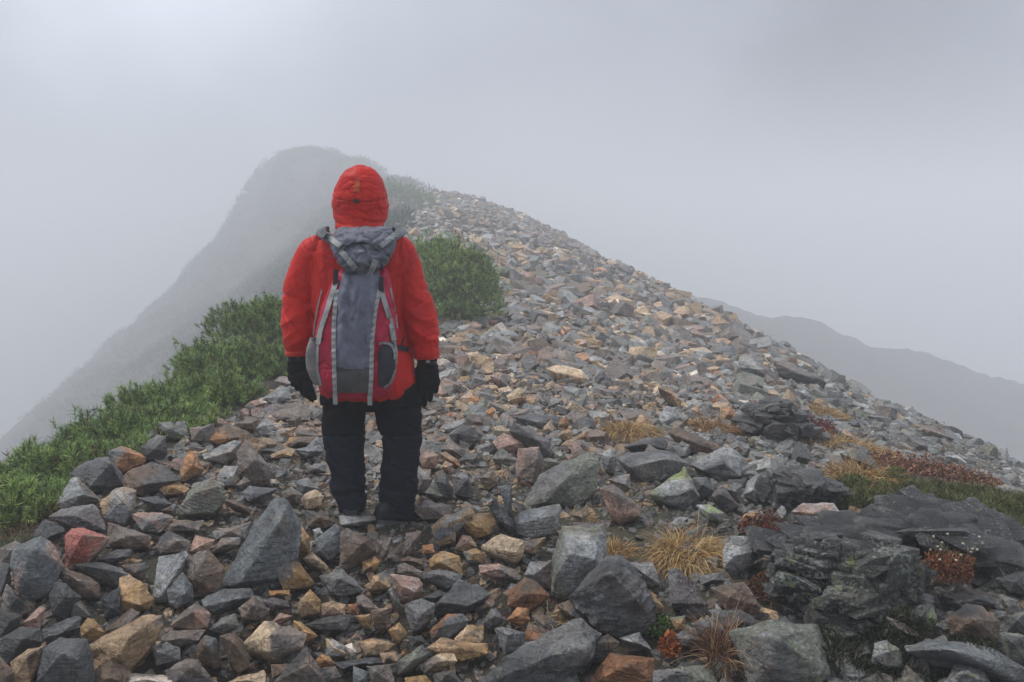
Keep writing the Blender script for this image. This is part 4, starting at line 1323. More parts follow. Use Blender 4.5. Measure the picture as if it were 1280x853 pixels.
# hood
bm = bmesh.new()
hy = YT + .015
bm_rings(bm, [zrow(206.5, 447, 455, .02, hy), zrow(208.5, 440, 462, .055, hy), zrow(213, 432.5, 469.5, .085, hy), zrow(222.5, 425, 477, .115, hy), zrow(235, 419.5, 482.5, .135, hy),
              zrow(246, 417, 485, .142, hy), zrow(257, 416, 486, .140, hy), zrow(268, 417.5, 484, .132, hy), zrow(278, 419.5, 480, .124, hy - .005),
              zrow(286, 420, 479, .120, hy - .02), zrow(292, 424, 478, .112, hy - .03), zrow(296, 430, 474, .09, hy - .03)], exp=2.05)
hm = fuse(bm, .0045, 5)
def hfold(p, n_):
    px, py = to_px(p)
    t = 0.0
    dx = px - 451
    # drooping gathers below the drawcord, uneven from side to side
    for k, (y0, sl, am, c0) in enumerate(((265, -.10, .8, 6), (274, .16, 1.0, -8), (283, -.20, 1.0, 5), (290, .12, .7, 0))):
        yy = y0 + sl * (dx - c0) * (1 if dx > c0 else -.6) + 2.5 * noise.noise(Vector((dx * .07, k * 3.1, 0)))
        w_ = am * (0.55 + 0.6 * noise.noise(Vector((dx * .06 + 4, k * 5.3, 1))))
        t += .4 * w_ * (-.008 * math.exp(-((py - yy) / 1.6) ** 2) + .007 * math.exp(-((py - yy + 4) / 2.6) ** 2))
    cord = 253 - 0.004 * dx * dx
    t += -.004 * math.exp(-((py - cord) / 1.2) ** 2)
    for y0 in (236,):
        t += -.0022 * math.exp(-((py - y0 - .004 * dx * dx) / .9) ** 2)
    pu = max(0, 1 - abs(py - 247) / 14)
    t += .004 * pu * ridged(p, (26, 26, 12), 2.0)
    t += noise.noise(Vector((p.x * 9, p.y * 9, p.z * 8))) * .008 + crease(p, (12, 12, 14), 3.0, .08) * .0028
    return t
displace(hm, hfold)
bmh = bmesh.new(); bmh.from_mesh(hm)
fc = HEAD + Vector((0, .13, -.01))
kill = [v for v in bmh.verts if ((v.co.x - fc.x) / .075) ** 2 + ((v.co.z - fc.z) / .10) ** 2 < 1 and v.co.y > HEAD.y + .03]
bmesh.ops.delete(bmh, geom=kill, context='VERTS'); bmh.to_mesh(hm); bmh.free()
hood = child('hood', hm, M_RED)
so = hood.modifiers.new('thickness', 'SOLIDIFY'); so.thickness = .004; so.offset = -1

# surfaces that trims are laid on
def bvh_of(meshes_world):
    V, F, o_ = [], [], 0
    for me, off in meshes_world:
        V += [v.co + off for v in me.vertices]; F += [tuple(i + o_ for i in p.vertices) for p in me.polygons]; o_ = len(V)
    return BVHTree.FromPolygons(V, F)

def on(bvh, px, py, lift, ydef):
    d = ray(px, py); nd = d.normalized()
    p, nn, i, t = bvh.ray_cast(CAM, nd)
    if p is None or p.y > ydef + .25: p, nn = at(px, py, ydef), Vector((0, -1, 0))
    return p, nn

def strip(bvh, pts, wpx, lift=.003, thick=.003, ydef=3.75, step=2.0, tick=0, wave=0.0):
    """flat webbing laid on the cloth along points measured on the photograph"""
    dens = []
    for (a, b), (c, d) in zip(pts, pts[1:]):
        L = math.hypot(c - a, d - b); m_ = max(2, int(L / step))
        dens += [(a + (c - a) * t / m_, b + (d - b) * t / m_) for t in range(m_)]
    dens.append(pts[-1])
    # smooth corners
    for _ in range(3):
        dens = [dens[0]] + [((p[0] + 2 * q[0] + r2[0]) / 4, (p[1] + 2 * q[1] + r2[1]) / 4) for p, q, r2 in zip(dens, dens[1:], dens[2:])] + [dens[-1]]
    rows = []
    m_ = len(dens)
    for i, (a, b) in enumerate(dens):
        c, d = dens[min(i + 1, m_ - 1)]; e, f = dens[max(i - 1, 0)]
        tx, ty = c - e, d - f; L = math.hypot(tx, ty) or 1; nx_, ny_ = -ty / L, tx / L
        cen = on(bvh, a, b, 0, ydef)[0]
        row = []
        for s in (-.5, 0, .5):
            p, nn = on(bvh, a + nx_ * wpx * s, b + ny_ * wpx * s, 0, ydef)
            if abs(p.y - cen.y) > .02: p = at(a + nx_ * wpx * s, b + ny_ * wpx * s, cen.y)
            row.append(p)
        rows.append(row)
    ysm = [r_2[1].y for r_2 in rows]
    for _ in range(4): ysm = [ysm[0]] + [(p + 2 * q + r2) / 4 for p, q, r2 in zip(ysm, ysm[1:], ysm[2:])] + [ysm[-1]]
    bm = bmesh.new(); top, bot = [], []
    for i, row in enumerate(rows):
        dy = min(ysm[i] - row[1].y, 0)
        bulge = wave * (0.5 - 0.5 * math.cos(i * step / tick * 2 * math.pi)) if tick else 0
        tv = []; bv = []
        for j, p in enumerate(row):
            q = p + Vector((0, dy - lift - bulge, 0))
            tv.append(bm.verts.new(q + Vector((0, -thick, 0)))); bv.append(bm.verts.new(q + Vector((0, .003, 0))))
        top.append(tv); bot.append(bv)
    for i in range(len(rows) - 1):
        for j in range(2):
            bm.faces.new((top[i][j], top[i][j + 1], top[i + 1][j + 1], top[i + 1][j]))
            bm.faces.new((bot[i][j], bot[i + 1][j], bot[i + 1][j + 1], bot[i][j + 1]))
        bm.faces.new((top[i][0], top[i + 1][0], bot[i + 1][0], bot[i][0]))
        bm.faces.new((top[i][2], bot[i][2], bot[i + 1][2], top[i + 1][2]))
    for q, w_ in ((0, 1), (-1, 0)):
        bm.faces.new([*top[q], *bot[q][::-1]])
    bmesh.ops.recalc_face_normals(bm, faces=bm.faces)
    me = bpy.data.meshes.new('strip'); bm.to_mesh(me); bm.free()
    return me

def patch(bvh, rows, nu=14, lift=.004, ydef=3.75, fn=None):
    """cloth panel on a surface; rows = (py, px left, px right)"""
    R_ = []
    for (y0, a0, b0), (y1, a1, b1) in zip(rows, rows[1:]):
        m_ = max(1, int(abs(y1 - y0) / 3))
        R_ += [(y0 + (y1 - y0) * t / m_, a0 + (a1 - a0) * t / m_, b0 + (b1 - b0) * t / m_) for t in range(m_)]
    R_.append(rows[-1])
    bm = bmesh.new(); G = []
    for (yy, a, b) in R_:
        G.append([bm.verts.new(on(bvh, a + (b - a) * u / nu, yy, 0, ydef)[0] + Vector((0, -lift - (fn(u / nu, yy) if fn else 0), 0))) for u in range(nu + 1)])
    for r0, r1 in zip(G, G[1:]):
        for j in range(nu): bm.faces.new((r0[j], r1[j], r1[j + 1], r0[j + 1]))
    bmesh.ops.recalc_face_normals(bm, faces=bm.faces)
    r_g = bmesh.ops.extrude_face_region(bm, geom=bm.faces[:])
    for v in [g for g in r_g['geom'] if isinstance(g, bmesh.types.BMVert)]: v.co.y -= .0025
    bmesh.ops.recalc_face_normals(bm, faces=bm.faces)
    me = bpy.data.meshes.new('panel'); bm.to_mesh(me); bm.free()
    for p in me.polygons: p.use_smooth = True
    me.set_sharp_from_angle(angle=R(45))
    return me

def lump(c, size, rot=(0, 0, 0), bev=.25):
    bm = bmesh.new(); bmesh.ops.create_cube(bm, size=1, matrix=Matrix.Translation(c) @ Euler(rot).to_matrix().to_4x4() @ Matrix.Diagonal((*size, 1)))
    bmesh.ops.bevel(bm, geom=list(bm.edges), offset=min(size) * bev, segments=2, affect='EDGES', clamp_overlap=True)
    me = bpy.data.meshes.new('lump'); bm.to_mesh(me); bm.free()
    return me

off0 = person_loc
bh = bvh_of([(hm, off0)])
child('strap_tab', strip(bh, [(447.5, 219), (446.8, 228), (445.8, 241)], 6.5, .002, .003, YT - .14), M_ORANGE, hood)
child('tape_patch', strip(bh, [(446.5, 218), (447.2, 226)], 9, .003, .003, YT - .14), M_RED2, hood)
p_, n__ = on(bh, 445, 251.5, 0, YT - .14)
child('cord_lock', lump(p_ + Vector((0, -.008, 0)), (.026, .014, .018), (0, .1, 0)), M_BLACK, hood)
child('drawcord', strip(bh, [(421, 250.5), (434, 252), (445, 251.5), (458, 252), (478, 249)], 1.3, .001, .003, YT - .14), M_RED2, hood)
jb = bvh_of([(jm, off0)])

# gloves
for wr, fwd, th, nm in ((L_WR, Vector((.07, .05, -1)), Vector((1, -.35, 0)), 'l'), (R_WR, Vector((.03, .03, -1)), Vector((-1, -.35, 0)), 'r')):
    bm = bmesh.new()
    hand_parts(bm, wr + Vector((0, 0, -.012)), fwd, th, Vector((0, 1, 0)), .0140, 1.42)
    w0 = wr + Vector((0, 0, .035))
    bm_tube(bm, [w0, wr, wr + fwd.normalized() * .045], [.052, .050, .042], ry=[.05, .046, .034])
    gm = fuse(bm, .0042, 2)
    displace(gm, lambda p, q: .0035 * crease(p, (22, 22, 26), 2.0, .1) + .0022 * ridged(p, (24, 24, 40), 4.0) + .002 * noise.noise(p * 30))
    g_ = child('glove', gm, M_GLOVE)
    c_ = wr + Vector((0, 0, -.012))
    bm = bmesh.new(); bm_tube(bm, [c_ + Vector((0, 0, .008)), c_ + Vector((0, 0, -.010))], [.0505, .0485], ry=[.047, .044], seg=32, sub=2)
    child('wrist_strap', fuse(bm, .004, 1), M_BLACK, g_)
    gb = bvh_of([(g_.data, off0)])
    qx, qy = to_px(c_)
    p_, _n = on(gb, qx + 1, qy - 1, 0, YT - .06)
    child('buckle', lump(p_ + Vector((0, -.003, 0)), (.020, .006, .014)), M_STRAP if nm == 'r' else M_BLACK, g_)

# trousers
bm = bmesh.new()
bm_rings(bm, [zrow(470, 406, 512, .13, YT), zrow(490, 401.5, 523, .145, YT), zrow(503, 401, 529, .145, YT), zrow(511, 416, 514, .11, YT)], exp=2.4)
bm_tube(bm, [at(432, 500, YT), at(430, 522, YT), at(430, 545, YT), at(431.5, 570, YT), at(433.5, 603, YT), at(438, 625, YT), at(440, 637, YT)],
        [.105, .107, .100, .093, .084, .073, .064], seg=28)
bm_tube(bm, [at(496, 500, YT), at(499, 522, YT), at(503, 545, YT), at(501, 570, YT), at(499.5, 600, YT), at(496, 625, YT), at(495, 636, YT)],
        [.112, .113, .100, .093, .092, .086, .078], seg=28)
tm = fuse(bm, .006, 5)
def tfold(p, n_):
    px, py = to_px(p)
    low = max(0, min(1, (py - 540) / 70))
    q = Vector((p.x, p.y, p.z + (p.x - person_loc.x) * .35))
    t = ridged(q, (5, 5, 15 + 9 * low), 7.0) * (.004 + .007 * low) + noise.noise(p * 6) * .010
    knee = math.exp(-((py - 546) / 7) ** 2)
    t += crease(q, (7, 7, 12), 6.0, .07) * (.004 + .004 * low)
    return t - .006 * math.exp(-((py - 545) / 1.6) ** 2) + .004 * knee
displace(tm, tfold)
zk = at(465, 545, YT - .08).z
trousers = child('trousers', tm, [M_TROUSER, M_TROUSER2])
for p in tm.polygons:
    if p.center.z + person_loc.z < zk: p.material_index = 1

# boots
def boot(ankle, yaw, pitch):
    M = Matrix.Translation(ankle) @ Euler((pitch, 0, yaw), 'XYZ').to_matrix().to_4x4()
    bm = bmesh.new()
    rows = [(-.085, .030, .00, .07), (-.06, .040, .0, .11), (-.01, .044, .0, .12), (.05, .044, .0, .095), (.11, .050, .0, .072), (.16, .047, .0, .058), (.195, .030, .004, .040)]
    rings = []
    for (y, hw, z0, z1) in rows:
        ring = []
        for j in range(20):
            a = 2 * math.pi * j / 20
            x = hw * math.copysign(abs(math.cos(a)) ** .8, math.cos(a)); z = (z0 + z1) / 2 + (z1 - z0) / 2 * math.copysign(abs(math.sin(a)) ** .75, math.sin(a))
            ring.append(bm.verts.new(M @ Vector((x, y, z - .12))))
        rings.append(ring)
    for r0, r1 in zip(rings, rings[1:]):
        for j in range(20): bm.faces.new((r0[j], r0[(j + 1) % 20], r1[(j + 1) % 20], r1[j]))
    bm.faces.new(rings[0]); bm.faces.new(rings[-1][::-1])
    bm_tube(bm, [M @ Vector((0, -.015, -.05)), M @ Vector((0, -.02, .03)), M @ Vector((0, -.02, .09))], [.048, .050, .054])
    bmt = fuse(bm, .005, 3)
    displace(bmt, lambda p, q: .002 * ridged(p, (14, 14, 30), 1.0))
    b_ = child('boot', bmt, M_BOOT)
    bm = bmesh.new()
    ring_t, ring_b = [], []
    prof = [(-.09, 0), (-.082, .028), (-.055, .040), (-.01, .038), (.05, .043), (.11, .052), (.155, .050), (.185, .036), (.203, 0)]
    out = [(w_, y) for y, w_ in prof] + [(-w_, y) for y, w_ in prof[-2:0:-1]]
    for (x, y) in out:
        ring_t.append(bm.verts.new(M @ Vector((x, y, -.108)))); ring_b.append(bm.verts.new(M @ Vector((x * .96, y * .98, -.134))))
    for j in range(len(out)): bm.faces.new((ring_t[j], ring_t[(j + 1) % len(out)], ring_b[(j + 1) % len(out)], ring_b[j]))
    bm.faces.new(ring_t); bm.faces.new(ring_b)
    bmesh.ops.recalc_face_normals(bm, faces=bm.faces)
    me = bpy.data.meshes.new('sole'); bm.to_mesh(me); bm.free()
    child('sole', me, M_SOLE, b_)
    return b_
boot(at(440, 624, YT), R(8), R(-2))
boot(at(493, 623, YT - .02), R(-55), R(-14))

# ------------------------------------------------------------ backpack
pack_loc = at(448, 490, 3.78)
pack = empty('backpack', pack_loc)
tag(pack, "grey and crimson hiking backpack with pale webbing straps on the hiker's back", 'backpack')
def pchild(name, me, mats, parent=pack, sharp=None):
    me = rebase(me, pack_loc)
    return link(name, me, mats, parent)
YP = 3.745
bm = bmesh.new()
bm_rings(bm, [zrow(337, 428, 482, .055, YP + .02), zrow(345, 421, 487, .080, YP + .01), zrow(362, 413, 489, .098, YP), zrow(385, 403, 493, .112, YP),
              zrow(412, 396.5, 497, .122, YP), zrow(445, 396, 496, .124, YP), zrow(468, 399, 494, .120, YP), zrow(484, 403, 491, .112, YP + .01), zrow(494, 410, 486, .095, YP + .02)],
         exp=2.5)
pm = fuse(bm, .005, 5)
def pfold(p, n_):
    px, py = to_px(p)
    return crease(p, (10, 10, 6), 8.0, .1) * .006 + .006 * ridged(p, (13, 13, 5), 8.0) * .6 + noise.noise(p * 12) * .005 - (.004 if abs(py - 462) < 1.2 else 0)
displace(pm, pfold)
body = pchild('pack_body', pm, M_CRIMSON)
pb = bvh_of([(pm, pack_loc)])
def cfold(u, yy):
    c = math.exp(-((u - .5) / .05) ** 2) * math.exp(-((yy - 385) / 40) ** 2)
    return .012 * math.sin(u * math.pi) + .011 * math.sin((u - .18 * (yy - 350) / 120) * 17) * math.exp(-((yy - 385) / 50) ** 2) - .014 * c + .004 * noise.noise(Vector((u * 9, yy * .06, 0))) + .005 * crease((u * .35, 0, yy * .004), (10, 1, 9), 3.0, .1)
pchild('centre_panel', patch(pb, [(339, 430, 474), (352, 426, 476), (370, 421.5, 474), (400, 418, 468), (430, 418.5, 465), (461, 420, 464)], 26, .004, 3.65, cfold), M_PACKGREY)
pchild('base_panel', patch(pb, [(459, 420, 464), (475, 420.5, 463.5), (491, 421, 462)], 14, .005, 3.65, lambda u, y: .006 * math.sin(u * math.pi)), M_BASE)
# lid
bm = bmesh.new()
bm_rings(bm, [zrow(285, 424, 486, .045, YP + .03), zrow(290, 419, 491, .070, YP + .02), zrow(300, 416, 494, .088, YP), zrow(312, 416, 493, .100, YP - .005),
              zrow(322, 419, 489, .106, YP - .01), zrow(331, 425, 482, .102, YP - .01), zrow(338, 434, 473, .085, YP - .005), zrow(342, 440, 467, .06, YP)], exp=2.3)
lm = fuse(bm, .0045, 5)
def lfold(p, n_):
    px, py = to_px(p)
    t = crease(p, (14, 14, 16), 1.0, .1) * .006 + noise.noise(p * 14) * .010 + .006 * ridged(p, (16, 16, 22), 12.0)
    arch = 300 + ((px - 455) / 30) ** 2 * 16
    t -= .006 * math.exp(-((py - arch - 4) / 1.5) ** 2)
    return t
displace(lm, lfold)
lid = pchild('lid', lm, M_LIDGREY)
lb = bvh_of([(lm, pack_loc), (pm, pack_loc), (jm, off0)])
pchild('zip', strip(lb, [(428, 318), (432, 309), (442, 304), (455, 303.5), (466, 307), (474, 315)], 1.6, .002, .003, 3.66), M_BLACK, lid)
pchild('bungee_cord', strip(lb, [(425, 320), (430, 311), (439, 305), (449, 304), (456, 309), (459, 317)], 1.2, .005, .004, 3.65), M_BLACK, lid)
pchild('lid_strap', strip(lb, [(426, 314), (431, 319), (438, 328), (445, 337)], 7, .006, .003, 3.64), M_STRAP, lid)
pchild('lid_strap', strip(lb, [(470, 325), (466, 336), (460, 348)], 7, .006, .003, 3.64), M_STRAP, lid)
for a, b, t in ((444, 335, .8), (461.5, 345, -.4)):
    p_, _n = on(lb, a, b, 0, 3.64)
    pchild('buckle', lump(p_ + Vector((0, -.010, 0)), (.030, .008, .012), (0, -t * .5, 0)), M_MESH, lid)
# webbing
cb_ = lb
for pts in ([(421.5, 362), (418, 400), (417.5, 430), (418.5, 470), (419.5, 497)], [(475.5, 358), (469, 390), (465.5, 425), (464.5, 470), (463, 497)]):
    pchild('daisy_chain', strip(cb_, pts, 5.2, .006, .0025, 3.63, 1.5, 8.0, .004), M_STRAP)
for a, b in ((419.5, 497), (462.5, 498)):
    p_ = on(cb_, a, b - 3, 0, 3.65)[0]
    m_ = lump(p_ + Vector((0, -.010, -.018)), (.021, .006, .050), (0.05, 0, 0), .2)
    pchild('strap_end', m_, M_STRAP)
for pts in ([(420.5, 352), (414, 372), (407, 395), (401, 412), (398, 430)], [(476.5, 362), (482, 380), (489, 402), (493, 425)]):
    pchild('compression_strap', strip(cb_, pts, 6.0, .008, .003, 3.66), M_STRAP)
for pts in ([(402.5, 362), (397, 385), (393.5, 405), (391.5, 420)], [(488, 360), (494, 385), (497, 410)]):
    pchild('piping', strip(bvh_of([(pm, pack_loc), (jm, off0)]), pts, 1.6, .002, .003, 3.75), M_STRAP)
for a, b in ((420.5, 353), (477, 362)):
    p_ = on(cb_, a, b, 0, 3.66)[0]
    bk = pchild('buckle', lump(p_ + Vector((0, -.013, 0)), (.026, .012, .030), (0, .15, 0)), M_BLACK)
    pchild('prong', lump(p_ + Vector((0, -.021, -.012)), (.016, .004, .004)), M_STRAP, bk)
    pchild('strap_stub', lump(p_ + Vector((0, -.006, .035)), (.022, .005, .05), (0, .1, 0)), M_BLACK, bk)
# side pockets
bm = bmesh.new()
bm_tube(bm, [at(396, 424, 3.74), at(393.5, 440, 3.73), at(395, 458, 3.73), at(400, 480, 3.73)], [.026, .036, .038, .024], ry=[.05, .065, .065, .04])
ms = fuse(bm, .006, 3); displace(ms, lambda p, q: .005 * ridged(p, (22, 22, 9), 6.0))
sp1 = pchild('side_pocket', ms, M_MESH)
lb2 = bvh_of([(ms, pack_loc), (lm, pack_loc), (pm, pack_loc), (jm, off0)])
pchild('pocket_rim', strip(lb2, [(389, 424), (397, 422), (405, 425)], 2.5, .002, .003, 3.68), M_BLACK, sp1)
pchild('pocket_strap', strip(lb2, [(398, 424), (396.5, 445), (397, 465), (401, 482)], 3.2, .002, .003, 3.68), M_STRAP, sp1)
bm = bmesh.new()
bm_tube(bm, [at(483, 430, 3.68), at(484, 445, 3.66), at(483.5, 465, 3.66), at(480, 483, 3.67)], [.034, .042, .040, .022], ry=[.03, .045, .045, .03])
ms2 = fuse(bm, .006, 3); displace(ms2, lambda p, q: .004 * ridged(p, (22, 22, 12), 16.0))
sp2 = pchild('side_pocket', ms2, M_DARKMESH)
sp2['label'] = 'dark mesh right side pocket'
lb3 = bvh_of([(ms2, pack_loc), (pm, pack_loc), (jm, off0)])
pchild('pocket_rim', strip(lb3, [(473.5, 430), (481, 428), (490, 431), (495.5, 445), (494, 465), (488, 480), (480, 485)], 3.0, .003, .003, 3.68), M_MESH, sp2)
pchild('pocket_strap', strip(lb3, [(492.5, 424), (495, 440), (494.5, 455)], 4.5, .007, .003, 3.68), M_STRAP)
# shoulder straps and load lifters
for s_, x0, x1 in ((-1, 403, 424), (1, 499, 478)):
    a = at(x1, 306, 3.76); b = at(x0 + s_ * 1, 291, 3.82); c = at(x0 - s_ * 2, 290, YT); d = at(x0 - s_ * 2, 300, YT + .13); e = at(x0 - s_ * 3, 350, YT + .165); f = at(x0 + s_ * 2, 410, YT + .11); g = at(x0 + s_ * 0, 455, 3.84)
    c.z += .012
    bm = bmesh.new()
    bm_tube(bm, [a, b, c, d, e, f, g], [.024, .028, .03, .03, .03, .022, .014], ry=[.008, .009, .009, .009, .009, .006, .005], seg=12)
    st = pchild('shoulder_strap', fuse(bm, .004, 2), M_LIDGREY)
    pchild('load_lifter', strip(lb, [(x0 + s_ * 1, 288), (x0 - s_ * 8, 296), (x1 - s_ * 2, 308)], 6.5, .010, .003, 3.74), M_STRAP, st)
    p_ = on(lb, x0 - s_ * 6, 291, 0, 3.78)[0]
    for k in (-1, 1):
        pchild('buckle', lump(p_ + Vector((k * .001, -.016, k * .0075)), (.036, .007, .0055), (0, -s_ * .25, 0)), M_BLACK, st)
# hip belt stub and hanging clips
pchild('hip_belt', strip(bvh_of([(jm, off0)]), [(492, 433), (500, 434), (511, 437)], 6, .006, .006, 3.85), M_DARKMESH)
p_ = at(503, 427, 3.78)
pchild('carabiner', lump(p_, (.008, .008, .045), (0, .3, 0)), M_BLACK)

# ------------------------------------------------------------ vegetation
def blades_mesh(name, base, dirs, length, width, col, segs=1, droop=0.0, r=None, tipcol=None):
    """tapering blades: base (n,3), dirs (n,3), length (n,), bending under gravity over segs"""
    n_ = len(base)
    side = np.cross(dirs, r.normal(0, 1, (n_, 3))); side /= np.linalg.norm(side, axis=1, keepdims=True) + 1e-9
    P0 = base.copy(); D = dirs.copy()
    rows = []
    for k in range(segs + 1):
        w = width * (1 - k / segs) ** .7 * (1 if k else .8)
        if k < segs:
            rows.append(np.stack([P0 - side * w[:, None] * .5, P0 + side * w[:, None] * .5], 1))
        else:
            rows.append(P0[:, None, :])
        P0 = P0 + D * (length / segs)[:, None]
        D = D + np.array([0, 0, -1.0]) * (droop / segs if np.isscalar(droop) else (droop / segs)[:, None]); D /= np.linalg.norm(D, axis=1, keepdims=True)
    V = np.concatenate(rows, 1)   # n, 2*segs+1, 3
    m_ = V.shape[1]
    off = (np.arange(n_) * m_)[:, None]
    quads = []
    for k in range(segs - 1):
        quads.append(np.array([[2 * k, 2 * k + 1, 2 * k + 3, 2 * k + 2]]) + off)
    tri = np.array([[2 * segs - 2, 2 * segs - 1, 2 * segs]]) + off
    F_ = ([np.concatenate(quads)] if quads else []) + [tri]
    cc = np.repeat(col[:, None, :], m_, 1)
    if tipcol is not None:
        t = np.array([min(1, (i // 2) / segs) for i in range(m_)])[None, :, None]
        cc = cc * (1 - t) + tipcol[:, None, :] * t
    cc = np.concatenate([cc, np.ones((n_, m_, 1))], 2)
    return V.reshape(-1, 3), F_, cc.reshape(-1, 4)

def unit(a): return a / (np.linalg.norm(a, axis=-1, keepdims=True) + 1e-9)

def pine(px, py, d, lumps, dens, label, group=None, L=.074, nn=40, seed=0, wide=.0046, tint=1.0, cat='shrub'):
    """dwarf pine: lumps = (dx, dz, rx, rz) in metres about the measured centre"""
    d = float(dd(d)); c0 = np.array(at(px, py, d))
    r = np.random.default_rng(seed)
    root = Vector((c0[0], c0[1], float(samp(c0[:1], c0[1:2])[0])))
    o = empty('dwarf_pine', root)
    tag(o, label, cat, group)
    Ps, Ds, Sh = [], [], []
    for (dx, dz, rx, rz) in lumps:
        n_ = int(dens * .62 * 2 * math.pi * rx * (rx + rz) / 2)
        dr = unit(r.normal(0, 1, (n_, 3))); dr[:, 2] = np.where(dr[:, 2] < -.25, -dr[:, 2], dr[:, 2])
        rad = 1 - np.abs(r.normal(0, .16, n_)); rad = np.where(r.uniform(0, 1, n_) < .12, rad + r.uniform(.05, .3, n_), rad)
        bump = np.array([1 + .28 * noise.noise(Vector(q * 2.6 + seed)) + .14 * noise.noise(Vector(q * 6 + seed)) for q in dr])
        p = c0 + np.array([dx, 0, dz]) + dr * (rad * bump)[:, None] * np.array([rx, rx * .9, rz])
        p[:, 2] = np.maximum(p[:, 2], samp(p[:, 0], p[:, 1]) + .02)
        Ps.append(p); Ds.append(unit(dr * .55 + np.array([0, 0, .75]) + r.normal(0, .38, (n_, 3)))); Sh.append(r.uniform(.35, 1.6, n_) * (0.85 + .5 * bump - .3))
    p = np.concatenate(Ps); dr = np.concatenate(Ds); sh = np.concatenate(Sh)
    n_ = len(p)
    lsz = L * r.uniform(.7, 1.3, n_)
    t = r.uniform(0, 1, (n_, nn, 1)) ** .8
    pos = p[:, None] + dr[:, None] * t * lsz[:, None, None]
    nd = unit(dr[:, None] * .75 + unit(r.normal(0, 1, (n_, nn, 3))) * .8)
    ln = (lsz[:, None] * r.uniform(.45, .75, (n_, nn))).ravel()
    hue = r.uniform(0, 1, (n_, 1))
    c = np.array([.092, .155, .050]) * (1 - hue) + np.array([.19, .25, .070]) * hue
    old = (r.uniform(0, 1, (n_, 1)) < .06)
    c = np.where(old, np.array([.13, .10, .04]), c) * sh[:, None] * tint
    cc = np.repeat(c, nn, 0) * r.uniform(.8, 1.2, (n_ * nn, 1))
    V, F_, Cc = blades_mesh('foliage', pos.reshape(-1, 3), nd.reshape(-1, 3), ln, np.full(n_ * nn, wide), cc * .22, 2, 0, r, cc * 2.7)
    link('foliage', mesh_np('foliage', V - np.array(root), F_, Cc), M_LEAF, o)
    # limbs
    bm = bmesh.new()
    rr = random.Random(seed)
    for k in range(34):
        e = (Vector(p[rr.randrange(n_)]) - root) * rr.uniform(.9, 1.08)
        m1 = Vector((e.x * .35, e.y * .35, e.z * .25 + .02))
        bm_tube(bm, [Vector((rr.uniform(-.05, .05), 0, -.03)), m1, m1.lerp(e, .55) + Vector((0, 0, .02)), e], [.016, .012, .008, .003], seg=6, sub=3)
    me = bpy.data.meshes.new('stem'); bm.to_mesh(me); bm.free()
    link('stem', me, M_BARK, o)
    return o
M_BARK = plain_material('pine_bark', (0.07, 0.05, 0.038), 0.85)

PG = 'dwarf pines along the left edge of the ridge'
pine(18, 655, 4.05, [(0, 0, .26, .16), (-.12, .06, .2, .14), (.1, -.02, .2, .12)], 900, 'low dwarf pine at the far left edge, leftmost of the scrub band', PG, seed=1)
pine(98, 606, 4.7, [(0, 0, .30, .20), (-.22, .04, .22, .15), (.2, .02, .24, .17), (-.40, -.0, .12, .06)], 900, 'dark green dwarf pine with a branch reaching left into the mist', PG, seed=2)
pine(168, 563, 5.3, [(0, 0, .36, .20), (-.26, .0, .24, .18), (.26, .04, .28, .22)], 850, 'dwarf pine behind the light grey triangular rock at left', PG, seed=3)
pine(226, 522, 6.0, [(0, 0, .42, .22), (-.28, .02, .28, .16), (.3, .06, .3, .24)], 800, 'bright green dwarf pine in the middle of the left scrub band', PG, seed=4)
pine(288, 477, 6.7, [(0, 0, .44, .30), (-.2, .08, .28, .22), (.32, .0, .32, .3)], 750, 'dwarf pine with brownish dead twigs left of the red jacket', PG, seed=5)
pine(335, 432, 7.5, [(0, 0, .52, .42), (.1, .16, .36, .3), (-.32, .12, .3, .28), (.45, -.05, .4, .35)], 700, 'tallest dwarf pine of the left band, touching the left sleeve', PG, seed=6)
pine(405, 420, 8.6, [(0, 0, .6, .4), (.4, -.05, .45, .35)], 420, 'dwarf pine mostly hidden behind the hiker', PG, seed=7)
pine(560, 362, 9.6, [(0, -.1, .80, .74), (-.4, 0, .62, .68), (.3, -.3, .58, .5), (-.1, .2, .6, .55), (.42, .0, .38, .55), (0, -.5, .6, .4), (-.5, -.4, .5, .4)], 800, 'big rounded dwarf pine bush right of the hiker beside the path', None, seed=8, L=.066, nn=30, wide=.006, tint=1.25)
pine(505, 254, 22.5, [(0, 0, 1.5, 1.2), (.9, -.2, 1.3, 1.0), (-1.3, .3, 1.5, 1.3)], 60, 'small faded dwarf pine in mist right of the red hood', None, seed=9, L=.2, nn=16, wide=.025)

